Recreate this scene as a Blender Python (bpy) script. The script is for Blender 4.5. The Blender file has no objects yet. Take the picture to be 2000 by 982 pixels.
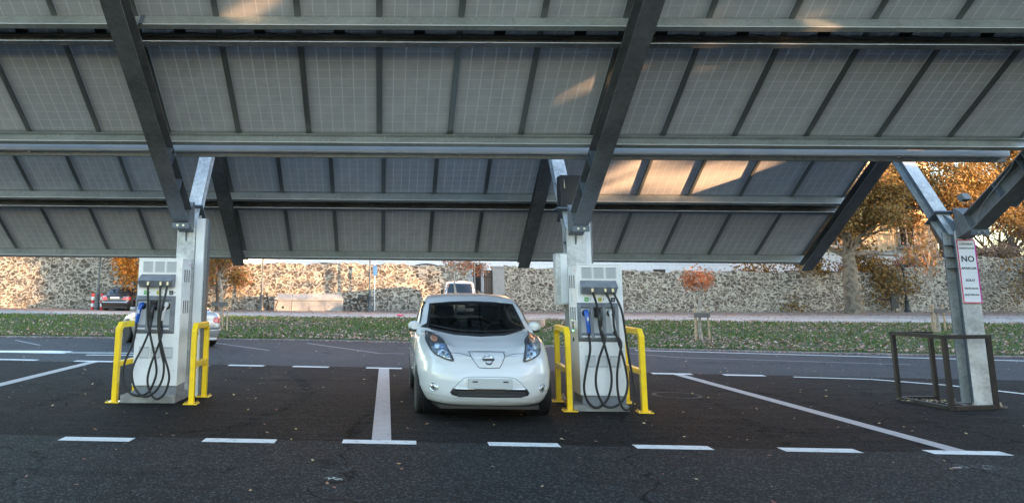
import bpy, bmesh, math, random
import numpy as np
from mathutils import Vector, Matrix, Euler
from mathutils.bvhtree import BVHTree
random.seed(7); rng = np.random.default_rng(11)
SC = bpy.context.scene; COL = SC.collection
PI = math.pi; R = math.radians
# ------------------------------------------------------------------ camera, sky, sun, exposure
cam = bpy.data.cameras.new('camera'); co = bpy.data.objects.new('camera', cam); COL.objects.link(co); SC.camera = co
cam.sensor_width = 36; cam.lens = 1491.62/2000*36
cam.shift_x = (1000-726.99)/2000; cam.shift_y = (307.63-491)/2000
cam.clip_start = .05; cam.clip_end = 2000
yw, pt, rl = -0.0158, .1735, -.0097
CAMZ = 1.6074
def cam_axes():
    cy, sy, cp, sp, cr, sr = math.cos(yw), math.sin(yw), math.cos(pt), math.sin(pt), math.cos(rl), math.sin(rl)
    F = Vector((sy*cp, cy*cp, sp)); Rt = Vector((cy, -sy, 0)); U = Rt.cross(F)
    return cr*Rt-sr*U, cr*U+sr*Rt, F
_r, _u, _f = cam_axes()
co.matrix_world = Matrix(((_r.x, _u.x, -_f.x, 0), (_r.y, _u.y, -_f.y, 0), (_r.z, _u.z, -_f.z, CAMZ), (0, 0, 0, 1)))
SUN_EL, SUN_AZ = R(5.0), math.atan2(.82, -.57)      # azimuth measured from +Y towards +X
world = bpy.data.worlds.new("World"); SC.world = world; world.use_nodes = True
wn = world.node_tree.nodes; wl = world.node_tree.links
bg = wn['Background']; sky = wn.new('ShaderNodeTexSky'); sky.sky_type = 'NISHITA'; sky.sun_disc = False
sky.sun_elevation = R(9); sky.sun_rotation = SUN_AZ; sky.air_density = 1.0; sky.dust_density = .6; sky.ozone_density = 1.2
wl.new(sky.outputs[0], bg.inputs[0]); bg.inputs[1].default_value = .15
sl = bpy.data.lights.new('sun', 'SUN'); so = bpy.data.objects.new('sun', sl); COL.objects.link(so)
sl.energy = 4.5; sl.angle = R(.5); sl.color = (1, .56, .27)
SV = Vector((math.sin(SUN_AZ)*math.cos(SUN_EL), math.cos(SUN_AZ)*math.cos(SUN_EL), math.sin(SUN_EL)))
so.rotation_euler = SV.to_track_quat('Z', 'Y').to_euler(); so.location = (20, -20, 30)
SC.view_settings.view_transform = 'Standard'; SC.view_settings.look = 'None'; SC.view_settings.gamma = 1
SC.view_settings.use_curve_mapping = False; SC.view_settings.exposure = 2.7
SC.render.engine = 'CYCLES'; SC.cycles.use_denoising = True; SC.cycles.max_bounces = 8; SC.cycles.diffuse_bounces = 4
SC.cycles.transparent_max_bounces = 12; SC.cycles.sample_clamp_indirect = 6

# ------------------------------------------------------------------ materials
def mat(name, col=(.5, .5, .5), rough=.5, metal=0, coat=0, spec=.5, noise=None, bump=None, emit=None, coords='Object'):
    """noise=(scale, colour2, lo, hi[, detail]) mixes a second colour; bump=(scale, strength, distance)"""
    m = bpy.data.materials.new(name); m.use_nodes = True; nt = m.node_tree; b = nt.nodes['Principled BSDF']
    b.inputs['Base Color'].default_value = (*col, 1); b.inputs['Roughness'].default_value = rough; b.inputs['Metallic'].default_value = metal
    b.inputs['Coat Weight'].default_value = coat; b.inputs['Specular IOR Level'].default_value = spec; b.inputs['Coat Roughness'].default_value = .05
    tc = nt.nodes.new('ShaderNodeTexCoord')
    if noise:
        n = nt.nodes.new('ShaderNodeTexNoise'); n.inputs['Scale'].default_value = noise[0]; n.inputs['Detail'].default_value = noise[4] if len(noise) > 4 else 6
        nt.links.new(tc.outputs[coords], n.inputs['Vector'])
        mr = nt.nodes.new('ShaderNodeMapRange'); mr.inputs[1].default_value = noise[2]; mr.inputs[2].default_value = noise[3]
        nt.links.new(n.outputs[0], mr.inputs[0])
        mx = nt.nodes.new('ShaderNodeMix'); mx.data_type = 'RGBA'; mx.inputs[6].default_value = (*col, 1); mx.inputs[7].default_value = (*noise[1], 1)
        nt.links.new(mr.outputs[0], mx.inputs[0]); nt.links.new(mx.outputs[2], b.inputs['Base Color'])
    if bump:
        n = nt.nodes.new('ShaderNodeTexNoise'); n.inputs['Scale'].default_value = bump[0]; n.inputs['Detail'].default_value = 4
        nt.links.new(tc.outputs[coords], n.inputs['Vector'])
        bp = nt.nodes.new('ShaderNodeBump'); bp.inputs['Strength'].default_value = bump[1]; bp.inputs['Distance'].default_value = bump[2]
        nt.links.new(n.outputs[0], bp.inputs['Height']); nt.links.new(bp.outputs[0], b.inputs['Normal'])
    if emit: b.inputs['Emission Color'].default_value = (*emit[0], 1); b.inputs['Emission Strength'].default_value = emit[1]
    return m

class NT:
    """tiny node helper"""
    def __init__(s, name):
        s.m = bpy.data.materials.new(name); s.m.use_nodes = True; s.t = s.m.node_tree; s.b = s.t.nodes['Principled BSDF']
        s.tc = s.t.nodes.new('ShaderNodeTexCoord')
    def n(s, t, ins=None, **kw):
        x = s.t.nodes.new(t)
        for k, v in kw.items(): setattr(x, k, v)
        for k, v in (ins or {}).items():
            if isinstance(v, bpy.types.NodeSocket): s.t.links.new(v, x.inputs[k])
            else: x.inputs[k].default_value = v
        return x
    def math(s, op, a, b=0.0, clamp=False):
        x = s.t.nodes.new('ShaderNodeMath'); x.operation = op; x.use_clamp = clamp
        for i, v in enumerate((a, b)):
            if isinstance(v, bpy.types.NodeSocket): s.t.links.new(v, x.inputs[i])
            else: x.inputs[i].default_value = v
        return x.outputs[0]
    def rng(s, v, a, b, c=0.0, d=1.0): return s.n('ShaderNodeMapRange', {0: v, 1: a, 2: b, 3: c, 4: d}).outputs[0]
    def mix(s, f, a, b):
        x = s.t.nodes.new('ShaderNodeMix'); x.data_type = 'RGBA'
        for i, v in ((0, f), (6, a), (7, b)):
            if isinstance(v, bpy.types.NodeSocket): s.t.links.new(v, x.inputs[i])
            else: x.inputs[i].default_value = v if i == 0 else (*v, 1)
        return x.outputs[2]
    def noise(s, vec, scale, detail=5, rough=.6): return s.n('ShaderNodeTexNoise', {'Vector': vec, 'Scale': scale, 'Detail': detail, 'Roughness': rough}).outputs[0]
    def sc(s, vec, v): return s.n('ShaderNodeMapping', {'Vector': vec, 'Scale': v}).outputs[0]
    def col(s, c): s.t.links.new(c, s.b.inputs['Base Color'])
    def rough(s, c): s.t.links.new(c, s.b.inputs['Roughness'])
    def bump(s, h, st=.5, d=.01):
        s.t.links.new(s.n('ShaderNodeBump', {'Height': h, 'Strength': st, 'Distance': d}).outputs[0], s.b.inputs['Normal'])

def asphalt(name, c1, c2, c3, rough=.8, grain=.5, streak=0):
    k = NT(name); P = k.tc.outputs['Object']
    g = k.noise(P, 90, 3, .7); g2 = k.n('ShaderNodeTexVoronoi', {'Vector': P, 'Scale': 70.0}).outputs['Color']
    big = k.noise(P, .35, 6, .65); mid = k.noise(k.sc(P, (1, 2.2, 1)), 1.7, 6, .7)
    c = k.mix(k.rng(big, .35, .68), c1, c2)
    c = k.mix(k.math('MULTIPLY', k.rng(mid, .5, .75), .7), c, c3)
    if streak:
        st = k.noise(k.sc(P, (.5, 7, 1)), 1.6, 7, .7); c = k.mix(k.math('MULTIPLY', k.rng(st, .5, .72), streak), c, tuple(min(1, x*2.6+.014) for x in (c1[0]*1.1, c1[1], c1[2]*.95)))
    hsv = k.n('ShaderNodeSeparateColor', {0: g2}).outputs[0]
    c = k.mix(k.math('MULTIPLY', k.rng(hsv, .72, 1.0), grain), c, (.17, .17, .165))
    c = k.mix(k.math('MULTIPLY', k.rng(g, .5, .3), .6), c, tuple(x*.35 for x in c1))
    stn = k.noise(P, .9, 2, .5); blot = k.noise(P, 2.4, 5, .75)
    c = k.mix(k.math('MULTIPLY', k.rng(k.math('MULTIPLY', stn, blot), .36, .42), .65), c, tuple(x*.35 for x in c1))
    dust = k.noise(k.sc(P, (1, .6, 1)), 4.5, 9, .8); c = k.mix(k.math('MULTIPLY', k.rng(dust, .6, .72), .5), c, tuple(x*2.6 for x in c2))
    cr = k.n('ShaderNodeTexVoronoi', {'Vector': k.n('ShaderNodeVectorMath', {0: P, 1: k.n('ShaderNodeTexNoise', {'Vector': P, 'Scale': 1.4, 'Detail': 5.0}).outputs['Color']}, operation='ADD').outputs[0], 'Scale': .28}, feature='DISTANCE_TO_EDGE').outputs[0]
    c = k.mix(k.rng(cr, .006, .002), c, tuple(x*.4 for x in c1))
    k.b.inputs['Specular IOR Level'].default_value = .10; k.col(c); k.rough(k.rng(mid, .3, .7, rough-.12, rough+.1)); k.bump(k.math('ADD', hsv, g), .5, .005); return k.m

M = {}
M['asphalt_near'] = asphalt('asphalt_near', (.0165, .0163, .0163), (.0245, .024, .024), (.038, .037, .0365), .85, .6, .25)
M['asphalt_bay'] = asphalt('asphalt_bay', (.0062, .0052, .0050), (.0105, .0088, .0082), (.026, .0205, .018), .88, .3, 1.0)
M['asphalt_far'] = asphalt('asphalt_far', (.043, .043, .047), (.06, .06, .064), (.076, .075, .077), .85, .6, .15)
def paint_line(name, c, wear=.45):
    k = NT(name); P = k.tc.outputs['Object']; n = k.noise(P, 9, 8, .75); n2 = k.noise(P, 60, 3, .7)
    f = k.rng(k.math('ADD', k.math('MULTIPLY', n, .7), k.math('MULTIPLY', n2, .3)), .5+.12*(1-wear), .66)
    g = k.rng(k.noise(P, 130, 2, .6), .52, .62); k.col(k.mix(k.math('MAXIMUM', k.math('MULTIPLY', f, .85), k.math('MULTIPLY', g, .35*wear)), c, (.06, .057, .055))); k.b.inputs['Roughness'].default_value = .7; return k.m
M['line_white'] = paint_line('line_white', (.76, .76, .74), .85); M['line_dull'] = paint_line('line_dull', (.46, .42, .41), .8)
M['line_faint'] = paint_line('line_faint', (.22, .22, .23), .9)
def galv(name, c1, c2, rough=.45, metal=.75, sc=7):
    k = NT(name); P = k.tc.outputs['Object']
    v = k.n('ShaderNodeTexVoronoi', {'Vector': P, 'Scale': sc*9.0}).outputs['Color']; vv = k.n('ShaderNodeSeparateColor', {0: v}).outputs[0]
    n = k.noise(P, sc*.5, 8, .72); c = k.mix(k.rng(n, .38, .62), c1, c2); c = k.mix(k.math('MULTIPLY', vv, .22), c, tuple(min(1, x*1.5) for x in c2))
    st = k.noise(k.sc(P, (6, 6, .5)), 2.5, 5, .6); c = k.mix(k.math('MULTIPLY', k.rng(st, .6, .75), .4), c, (.7*c1[0], .68*c1[1], .65*c1[2]))
    k.col(c); k.b.inputs['Metallic'].default_value = metal; k.rough(k.rng(n, .3, .7, rough-.1, rough+.15)); return k.m
M['galv_post'] = galv('galv_post', (.30, .31, .31), (.66, .67, .66), .5, .25, 3)
M['galv_dark'] = galv('galv_dark', (.12, .127, .132), (.23, .24, .25), .5, .5, 2.5)
M['galv_blue'] = galv('galv_blue', (.085, .11, .14), (.15, .18, .215), .5, .4, 4)
M['purlin'] = galv('purlin', (.23, .25, .24), (.32, .345, .33), .42, .3, 3)
M['gutter'] = mat('gutter', (.78, .80, .81), .35, 0, noise=(2, (.68, .72, .74), .4, .6))
M['rail_alu'] = mat('rail_alu', (.24, .26, .255), .38, .6)
M['edge'] = mat('painted_sky_glint', (.80, .82, .82), .3, .2)  # near-white, stands in for sky light along the purlin lips
M['bolt'] = mat('bolt', (.6, .58, .52), .3, .9)
M['white_cab'] = mat('white_cabinet', (.88, .885, .89), .35, 0, .3, noise=(3, (.80, .805, .81), .45, .65), bump=(60, .08, .001))
M['grey_cab'] = mat('grey_cabinet', (.22, .24, .27), .4, 0, .1, noise=(8, (.17, .185, .21), .45, .6))
M['lgrey'] = mat('light_grey_plastic', (.56, .58, .60), .45)
M['vent'] = mat('vent_grey', (.36, .375, .38), .5)
M['ventdark'] = mat('vent_dark', (.13, .135, .14), .6)
M['rubber'] = mat('black_rubber', (.013, .013, .014), .5, bump=(40, .1, .001))
M['blackp'] = mat('black_plastic', (.015, .015, .017), .35)
M['blue'] = mat('blue_plastic', (.01, .09, .42), .3, 0, .3)
M['whitep'] = mat('white_plastic', (.75, .76, .76), .3)
M['brass'] = mat('brass_gland', (.5, .43, .3), .35, .9)
M['green'] = mat('green_sticker', (.12, .42, .14), .5); M['yellowst'] = mat('yellow_sticker', (.62, .55, .12), .5)
M['ink'] = mat('ink', (.02, .02, .022), .6); M['inkgrey'] = mat('ink_grey', (.2, .2, .2), .6)
M['orange'] = mat('orange_sticker', (.75, .33, .03), .5); M['redst'] = mat('red_print', (.55, .03, .03), .5)
M['led'] = mat('green_led', (.1, .6, .2), .4, emit=((.15, 1, .3), 1.2)); 
M['concrete'] = mat('concrete', (.30, .30, .285), .85, noise=(6, (.20, .20, .19), .4, .65), bump=(25, .5, .01))
M['yellow'] = mat('yellow_paint', (1.0, .66, .004), .38, 0, .3, noise=(7, (.86, .53, .006), .5, .72), bump=(30, .06, .001))
M['rust'] = mat('dirty_yellow', (.55, .36, .04), .6, noise=(30, (.18, .11, .04), .45, .6))
M['brownsteel'] = mat('brown_steel', (.018, .014, .012), .55, .1, noise=(6, (.028, .021, .017), .45, .65))
M['carpaint'] = mat('pearl_white_paint', (.63, .645, .645), .33, 0, .9, noise=(300, (.67, .68, .68), .4, .6, 1))
M['chrome'] = mat('chrome', (.85, .86, .88), .08, 1); M['chrome_blue'] = mat('blue_chrome', (.3, .42, .6), .12, 1)
M['seam'] = mat('seam', (.035, .037, .04), .6); M['tyre'] = mat('tyre', (.016, .015, .015), .75, bump=(60, .3, .003))
M['rim'] = mat('alloy', (.45, .45, .47), .3, .9)
M['cloth'] = mat('dark_cloth', (.02, .021, .023), .8); M['dash'] = mat('dash_plastic', (.025, .026, .028), .55)
M['lampdark'] = mat('lamp_dark', (.13, .13, .135), .25, .5); M['lampblue'] = mat('lamp_blue', (.12, .22, .42), .12, .7, 1)
M['lampor'] = mat('lamp_amber', (.70, .28, .15), .2, .2, 1); M['lampclear'] = mat('lamp_clear', (.72, .74, .76), .12, .7, 1)
M['taillight'] = mat('tail_red', (.55, .02, .02), .2, 0, 1)
M['black_paint'] = mat('black_paint', (.018, .014, .016), .2, .2, 1)
M['champagne'] = mat('champagne_paint', (.36, .35, .345), .3, .4, .8)
M['vanwhite'] = mat('van_white', (.75, .75, .76), .35, 0, .6)
M['plate'] = mat('plate_white', (.7, .7, .68), .5)
M['iron'] = mat('cast_iron', (.035, .04, .042), .5, .4); M['iron_grey'] = mat('grey_iron', (.13, .145, .15), .5, .4)
M['whiteblind'] = mat('white_shutter', (.7, .7, .7), .5)
M['facade'] = mat('peach_render', (.85, .62, .40), .9, noise=(.6, (.78, .55, .35), .4, .7))
M['stonewhite'] = mat('weathered_stone', (.29, .285, .275), .85, noise=(2.5, (.20, .19, .18), .5, .78, 10), bump=(8, .6, .03))
M['timber'] = mat('timber_stake', (.46, .34, .22), .8, noise=(9, (.34, .24, .15), .4, .6)); M['timber_dark'] = mat('timber_dark', (.06, .04, .028), .8)
M['signw'] = mat('sign_white', (.76, .77, .79), .45); M['signred'] = mat('sign_red', (.62, .03, .10), .5); M['signmag'] = mat('sign_magenta', (.55, .02, .30), .5)
M['redpaint'] = mat('red_paint', (.6, .03, .03), .45)
M['bark'] = mat('bark', (.20, .165, .12), .9, noise=(4, (.09, .072, .055), .4, .62, 9), bump=(9, 1, .05))
M['bark_pale'] = mat('bark_pale', (.42, .37, .32), .85, noise=(7, (.26, .22, .18), .4, .6))
M['bark_dark'] = mat('bark_dark', (.07, .055, .045), .9)
def leafmat(name, cols, trans=.35):
    k = NT(name); gi = k.n('ShaderNodeNewGeometry').outputs['Random Per Island']
    cr = k.n('ShaderNodeValToRGB', {0: gi}); e = cr.color_ramp.elements
    e[0].color = (*cols[0], 1); e[-1].color = (*cols[-1], 1)
    for i, c in enumerate(cols[1:-1]): q = e.new((i+1)/(len(cols)-1)); q.color = (*c, 1)
    k.col(cr.outputs[0]); k.b.inputs['Roughness'].default_value = .6
    tr = k.n('ShaderNodeBsdfTranslucent', {0: cr.outputs[0]}); ms = k.n('ShaderNodeMixShader', {0: trans, 1: k.b.outputs[0], 2: tr.outputs[0]})
    k.t.links.new(ms.outputs[0], k.t.nodes['Material Output'].inputs[0]); return k.m
M['leaf_gold'] = leafmat('leaf_gold', [(.25, .135, .035), (.15, .085, .025), (.34, .19, .05), (.08, .062, .02), (.45, .29, .08), (.20, .10, .03), (.12, .10, .03)])
M['leaf_red'] = leafmat('leaf_red', [(.52, .17, .06), (.36, .10, .04), (.58, .26, .09), (.42, .12, .06)])
M['leaf_orange'] = leafmat('leaf_orange', [(.55, .20, .02), (.44, .13, .02), (.62, .30, .04), (.20, .11, .02)])
M['leaf_mix'] = leafmat('leaf_mix', [(.38, .19, .04), (.20, .13, .03), (.44, .16, .10), (.50, .26, .05), (.14, .13, .03)])
M['leaf_green'] = leafmat('leaf_green', [(.03, .055, .015), (.05, .08, .02), (.09, .10, .02)])
M['litter'] = leafmat('litter', [(.48, .24, .20), (.32, .13, .10), (.52, .30, .24), (.16, .07, .05), (.58, .40, .33), (.40, .18, .09)], 0)
M['litter_y'] = leafmat('litter_y', [(.55, .40, .12), (.45, .30, .12), (.6, .5, .3), (.20, .05, .04), (.35, .2, .1)], 0)
M['blade'] = leafmat('blade', [(.075, .15, .022), (.05, .11, .018), (.13, .20, .035), (.03, .07, .012), (.18, .19, .04)], .2)
M['soil'] = mat('soil', (.05, .045, .025), .95, noise=(3, (.03, .05, .015), .4, .6))
M['pave'] = mat('pale_paving', (.40, .385, .36), .9, noise=(1.2, (.28, .26, .24), .42, .66, 9))
M['pave2'] = mat('grey_paving', (.25, .24, .235), .9, noise=(1.5, (.33, .31, .285), .42, .66, 9))
M['leafground'] = mat('leafy_earth', (.24, .21, .185), .95, noise=(5, (.22, .125, .08), .48, .60, 9))
M['kerbm'] = mat('kerb_stone', (.27, .235, .22), .9, noise=(4, (.18, .14, .125), .4, .6))
M['earth'] = mat('earth', (.10, .09, .06), .95, noise=(.5, (.05, .07, .03), .4, .6))

def rubble(name, scale, mortar, stones, dark):
    k = NT(name); P = k.tc.outputs['Object']
    dn = k.n('ShaderNodeTexNoise', {'Vector': P, 'Scale': 3.4, 'Detail': 4.0}).outputs['Color']
    off = k.n('ShaderNodeVectorMath', {0: dn, 1: (-.5, -.5, -.5)}, operation='ADD').outputs[0]
    off = k.n('ShaderNodeVectorMath', {0: off, 1: (.20, .20, .17)}, operation='MULTIPLY').outputs[0]
    P2 = k.sc(k.n('ShaderNodeVectorMath', {0: P, 1: off}, operation='ADD').outputs[0], (1, 1, 1.45))
    e = k.n('ShaderNodeTexVoronoi', {'Vector': P2, 'Scale': scale, 'Randomness': .95}, feature='DISTANCE_TO_EDGE').outputs[0]
    cid = k.n('ShaderNodeTexVoronoi', {'Vector': P2, 'Scale': scale, 'Randomness': .95}).outputs['Color']
    sp = k.n('ShaderNodeSeparateColor', {0: cid}); r1, r2 = sp.outputs[0], sp.outputs[1]
    cr = k.n('ShaderNodeValToRGB', {0: r1}); el = cr.color_ramp.elements; el[0].color = (*stones[0], 1); el[1].color = (*stones[-1], 1)
    for i, c in enumerate(stones[1:-1]): q = el.new((i+1)/(len(stones)-1)); q.color = (*c, 1)
    grain = k.noise(P, 22, 6, .7); c = k.mix(k.rng(grain, .35, .7, 0, .55), cr.outputs[0], dark)
    edge = k.math('SUBTRACT', e, k.math('MULTIPLY', k.noise(P, 9, 5, .65), .16))
    thr = k.rng(r2, 0, 1, .0, .11)
    mm = k.math('SUBTRACT', edge, thr); mask = k.rng(mm, .03, -.03)
    mc = k.mix(k.rng(k.noise(P, 1.1, 6, .7), .35, .7), mortar, tuple(x*.62 for x in mortar))
    e2 = k.n('ShaderNodeTexVoronoi', {'Vector': P2, 'Scale': scale*2.1, 'Randomness': 1.0}, feature='DISTANCE_TO_EDGE').outputs[0]
    c2 = k.n('ShaderNodeSeparateColor', {0: k.n('ShaderNodeTexVoronoi', {'Vector': P2, 'Scale': scale*2.1, 'Randomness': 1.0}).outputs['Color']}).outputs[0]
    small = k.math('MULTIPLY', k.rng(e2, .06, .12), k.rng(c2, .35, .45)); mc = k.mix(small, mc, k.mix(c2, stones[2], dark))
    rim = k.rng(mm, .13, .03)
    c = k.mix(k.math('MULTIPLY', rim, .55), c, dark)
    k.col(k.mix(mask, c, mc)); k.b.inputs['Roughness'].default_value = .95
    h = k.math('ADD', k.math('MULTIPLY', mask, .75), k.math('MULTIPLY', grain, .3)); k.bump(h, .9, .05); return k.m
ST = [(.21, .175, .135), (.075, .06, .047), (.33, .29, .235), (.17, .125, .09), (.06, .05, .042), (.26, .225, .185), (.11, .09, .072)]
M['rubble_l'] = rubble('rubble_warm', 3.0, (.52, .465, .385), ST, (.09, .072, .056))
M['rubble_r'] = rubble('rubble_cool', 3.4, (.50, .455, .375), [tuple(x*1.15 for x in s) for s in ST], (.07, .06, .05))

def tilew():
    k = NT('white_tile_facade'); P = k.tc.outputs['Object']
    br = k.n('ShaderNodeTexBrick', {'Vector': k.n('ShaderNodeCombineXYZ', {0: k.n('ShaderNodeSeparateXYZ', {0: P}).outputs[0], 1: k.n('ShaderNodeSeparateXYZ', {0: P}).outputs[2]}).outputs[0],
        'Color1': (.74, .74, .76, 1), 'Color2': (.70, .70, .73, 1), 'Mortar': (.50, .51, .55, 1), 'Scale': 1.0, 'Mortar Size': .012, 'Brick Width': .6, 'Row Height': .42})
    k.col(br.outputs[0]); k.b.inputs['Roughness'].default_value = .7; return k.m
M['tilew'] = tilew()

def panelmat():
    """translucent back sheet; grid of six cells across and twelve along, drawn in object space"""
    k = NT('panel_back'); P = k.tc.outputs['Object']; s = k.n('ShaderNodeSeparateXYZ', {0: P})
    def line(v, pitch, off, w):
        a = k.math('ADD', v, off); f = k.math('FRACT', k.math('DIVIDE', a, pitch)); d = k.math('ABSOLUTE', k.math('SUBTRACT', f, .5))
        return k.rng(d, .5-w/pitch*.5*1.6, .5-w/pitch*.5*.6)
    lx = line(s.outputs[0], .1565, .1565*20, .010); ly = line(s.outputs[1], .1575, 0.0, .008)
    g = k.math('MAXIMUM', lx, k.math('MULTIPLY', ly, .75))
    fine = k.math('FRACT', k.math('DIVIDE', s.outputs[1], .0262)); fl = k.rng(k.math('ABSOLUTE', k.math('SUBTRACT', fine, .5)), .38, .5)
    oi = k.n('ShaderNodeObjectInfo').outputs['Random']
    base = k.mix(oi, (.60, .61, .635), (.69, .695, .71)); base = k.mix(k.rng(k.noise(P, 2.2, 5, .6), .35, .7), base, (.52, .535, .565))
    base = k.mix(k.math('MULTIPLY', fl, .16), base, (.78, .79, .80))
    cc = k.mix(k.math('MULTIPLY', g, .8), base, (.88, .89, .90)); k.col(cc); k.b.inputs['Roughness'].default_value = .42
    tr = k.n('ShaderNodeBsdfTranslucent', {0: cc}); ms = k.n('ShaderNodeMixShader', {0: k.math('ADD', .06, k.math('MULTIPLY', g, .22)), 1: k.b.outputs[0], 2: tr.outputs[0]})
    k.t.links.new(ms.outputs[0], k.t.nodes['Material Output'].inputs[0])
    return k.m

def glass(name, tint=(.30, .34, .34), refl=.18):
    m = bpy.data.materials.new(name); m.use_nodes = True; t = m.node_tree; t.nodes.remove(t.nodes['Principled BSDF'])
    tr = t.nodes.new('ShaderNodeBsdfTransparent'); tr.inputs[0].default_value = (*tint, 1); gl = t.nodes.new('ShaderNodeBsdfGlossy'); gl.inputs['Roughness'].default_value = .03
    gl.inputs[0].default_value = (.9, .95, .95, 1)
    lw = t.nodes.new('ShaderNodeFresnel'); lw.inputs[0].default_value = 1.5; mx = t.nodes.new('ShaderNodeMixShader')
    gm = t.nodes.new('ShaderNodeNewGeometry'); iv = t.nodes.new('ShaderNodeMath'); iv.operation = 'SUBTRACT'; iv.inputs[0].default_value = 1; t.links.new(gm.outputs['Backfacing'], iv.inputs[1]); ml = t.nodes.new('ShaderNodeMath'); ml.operation = 'MULTIPLY'; t.links.new(lw.outputs[0], ml.inputs[0]); t.links.new(iv.outputs[0], ml.inputs[1]); t.links.new(ml.outputs[0], mx.inputs[0]); t.links.new(tr.outputs[0], mx.inputs[1]); t.links.new(gl.outputs[0], mx.inputs[2])
    t.links.new(mx.outputs[0], t.nodes['Material Output'].inputs[0]); return m
M['glass'] = glass('windscreen_glass', (.20, .235, .23)); M['glassdark'] = mat('dark_glass', (.02, .025, .028), .05, 0, .5)
M['lens'] = glass('clear_lens', (.92, .95, .97)); M['panel'] = panelmat()

# ------------------------------------------------------------------ mesh helpers
class B:
    """collects shapes into one mesh"""
    def __init__(s): s.v = []; s.f = []
    def add(s, vs, fs):
        o = len(s.v); s.v += [tuple(v) for v in vs]; s.f += [tuple(i+o for i in f) for f in fs]; return s
    def box(s, c, d, m=None):
        x, y, z = [q/2 for q in d]; vs = [Vector((c[0]+a*x, c[1]+b*y, c[2]+e*z)) for a in (-1, 1) for b in (-1, 1) for e in (-1, 1)]
        if m: vs = [m @ v for v in vs]
        return s.add(vs, [(0, 1, 3, 2), (4, 6, 7, 5), (0, 4, 5, 1), (2, 3, 7, 6), (0, 2, 6, 4), (1, 5, 7, 3)])
    def b2(s, x0, x1, y0, y1, z0, z1): return s.box(((x0+x1)/2, (y0+y1)/2, (z0+z1)/2), (x1-x0, y1-y0, z1-z0))
    def extr(s, prof, p0, p1, up):
        """closed 2D profile (a across, b up) swept from p0 to p1"""
        p0, p1 = Vector(p0), Vector(p1); d = (p1-p0).normalized(); a = d.cross(Vector(up)).normalized(); u = a.cross(d); n = len(prof)
        vs = [p0+a*q[0]+u*q[1] for q in prof]+[p1+a*q[0]+u*q[1] for q in prof]
        return s.add(vs, [(i, (i+1) % n, n+(i+1) % n, n+i) for i in range(n)]+[tuple(range(n))[::-1], tuple(range(n, 2*n))])
    def tube(s, pts, r, n=8, cap=True):
        pts = [Vector(p) for p in pts]; rr = r if hasattr(r, '__len__') else [r]*len(pts); vs = []; fs = []; prev = None
        for i, p in enumerate(pts):
            d = (pts[min(i+1, len(pts)-1)]-pts[max(i-1, 0)]).normalized()
            if prev is None: a = d.orthogonal().normalized()
            else: a = (prev-d*prev.dot(d)); a = a.normalized() if a.length > 1e-6 else d.orthogonal().normalized()
            prev = a; b = d.cross(a)
            vs += [p+(a*math.cos(t)+b*math.sin(t))*rr[i] for t in [2*PI*j/n for j in range(n)]]
        for i in range(len(pts)-1): fs += [(i*n+j, i*n+(j+1) % n, (i+1)*n+(j+1) % n, (i+1)*n+j) for j in range(n)]
        if cap: fs += [tuple(range(n))[::-1], tuple(range((len(pts)-1)*n, len(pts)*n))]
        return s.add(vs, fs)
    def lathe(s, prof, c=(0, 0, 0), n=16, axis='z'):
        vs = []; 
        for r, h in prof:
            for j in range(n):
                t = 2*PI*j/n; q = (r*math.cos(t), r*math.sin(t), h) if axis == 'z' else ((h, r*math.cos(t), r*math.sin(t)) if axis == 'x' else (r*math.cos(t), h, r*math.sin(t)))
                vs.append((q[0]+c[0], q[1]+c[1], q[2]+c[2]))
        fs = [(i*n+j, i*n+(j+1) % n, (i+1)*n+(j+1) % n, (i+1)*n+j) for i in range(len(prof)-1) for j in range(n)]
        if prof[0][0] > 1e-4: fs.append(tuple(range(n))[::-1])
        if prof[-1][0] > 1e-4: fs.append(tuple(range((len(prof)-1)*n, len(prof)*n)))
        return s.add(vs, fs)
    def poly(s, pts, d):
        """flat polygon with thickness vector d"""
        n = len(pts); pts = [Vector(p) for p in pts]; d = Vector(d)
        return s.add(pts+[p+d for p in pts], [tuple(range(n)), tuple(range(n, 2*n))[::-1]]+[(i, (i+1) % n, n+(i+1) % n, n+i) for i in range(n)])
    def obj(s, name, m, parent=None, smooth=False, bevel=0, loc=None, fixn=True):
        me = bpy.data.meshes.new(name); me.from_pydata(s.v, [], s.f); me.update()
        if fixn:
            bm = bmesh.new(); bm.from_mesh(me)
            if smooth == 'merge': bmesh.ops.remove_doubles(bm, verts=bm.verts, dist=1e-5)
            bmesh.ops.recalc_face_normals(bm, faces=bm.faces); bm.to_mesh(me); bm.free()
        return link(name, me, m, parent, smooth, bevel, loc)
def link(name, me, m, parent=None, smooth=False, bevel=0, loc=None):
    o = bpy.data.objects.new(name, me); COL.objects.link(o)
    for q in (m if isinstance(m, (list, tuple)) else [m]): me.materials.append(q)
    if smooth:
        me.shade_smooth()
        try: me.set_sharp_from_angle(angle=R(38))
        except Exception: pass
    if bevel:
        b = o.modifiers.new('bevel', 'BEVEL'); b.width = bevel; b.segments = 2; b.limit_method = 'ANGLE'; b.angle_limit = R(40)
    if parent: o.parent = parent
    if loc: o.location = loc
    return o
def tag(o, label=None, cat=None, group=None, kind=None):
    if label: o['label'] = label
    if cat: o['category'] = cat
    if group: o['group'] = group
    if kind: o['kind'] = kind
    return o
def thing(name, label, cat, loc=(0, 0, 0), rot=(0, 0, 0), group=None):
    o = bpy.data.objects.new(name, None); COL.objects.link(o); o.location = loc; o.rotation_euler = rot; o.empty_display_size = .1
    return tag(o, label, cat, group)
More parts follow.
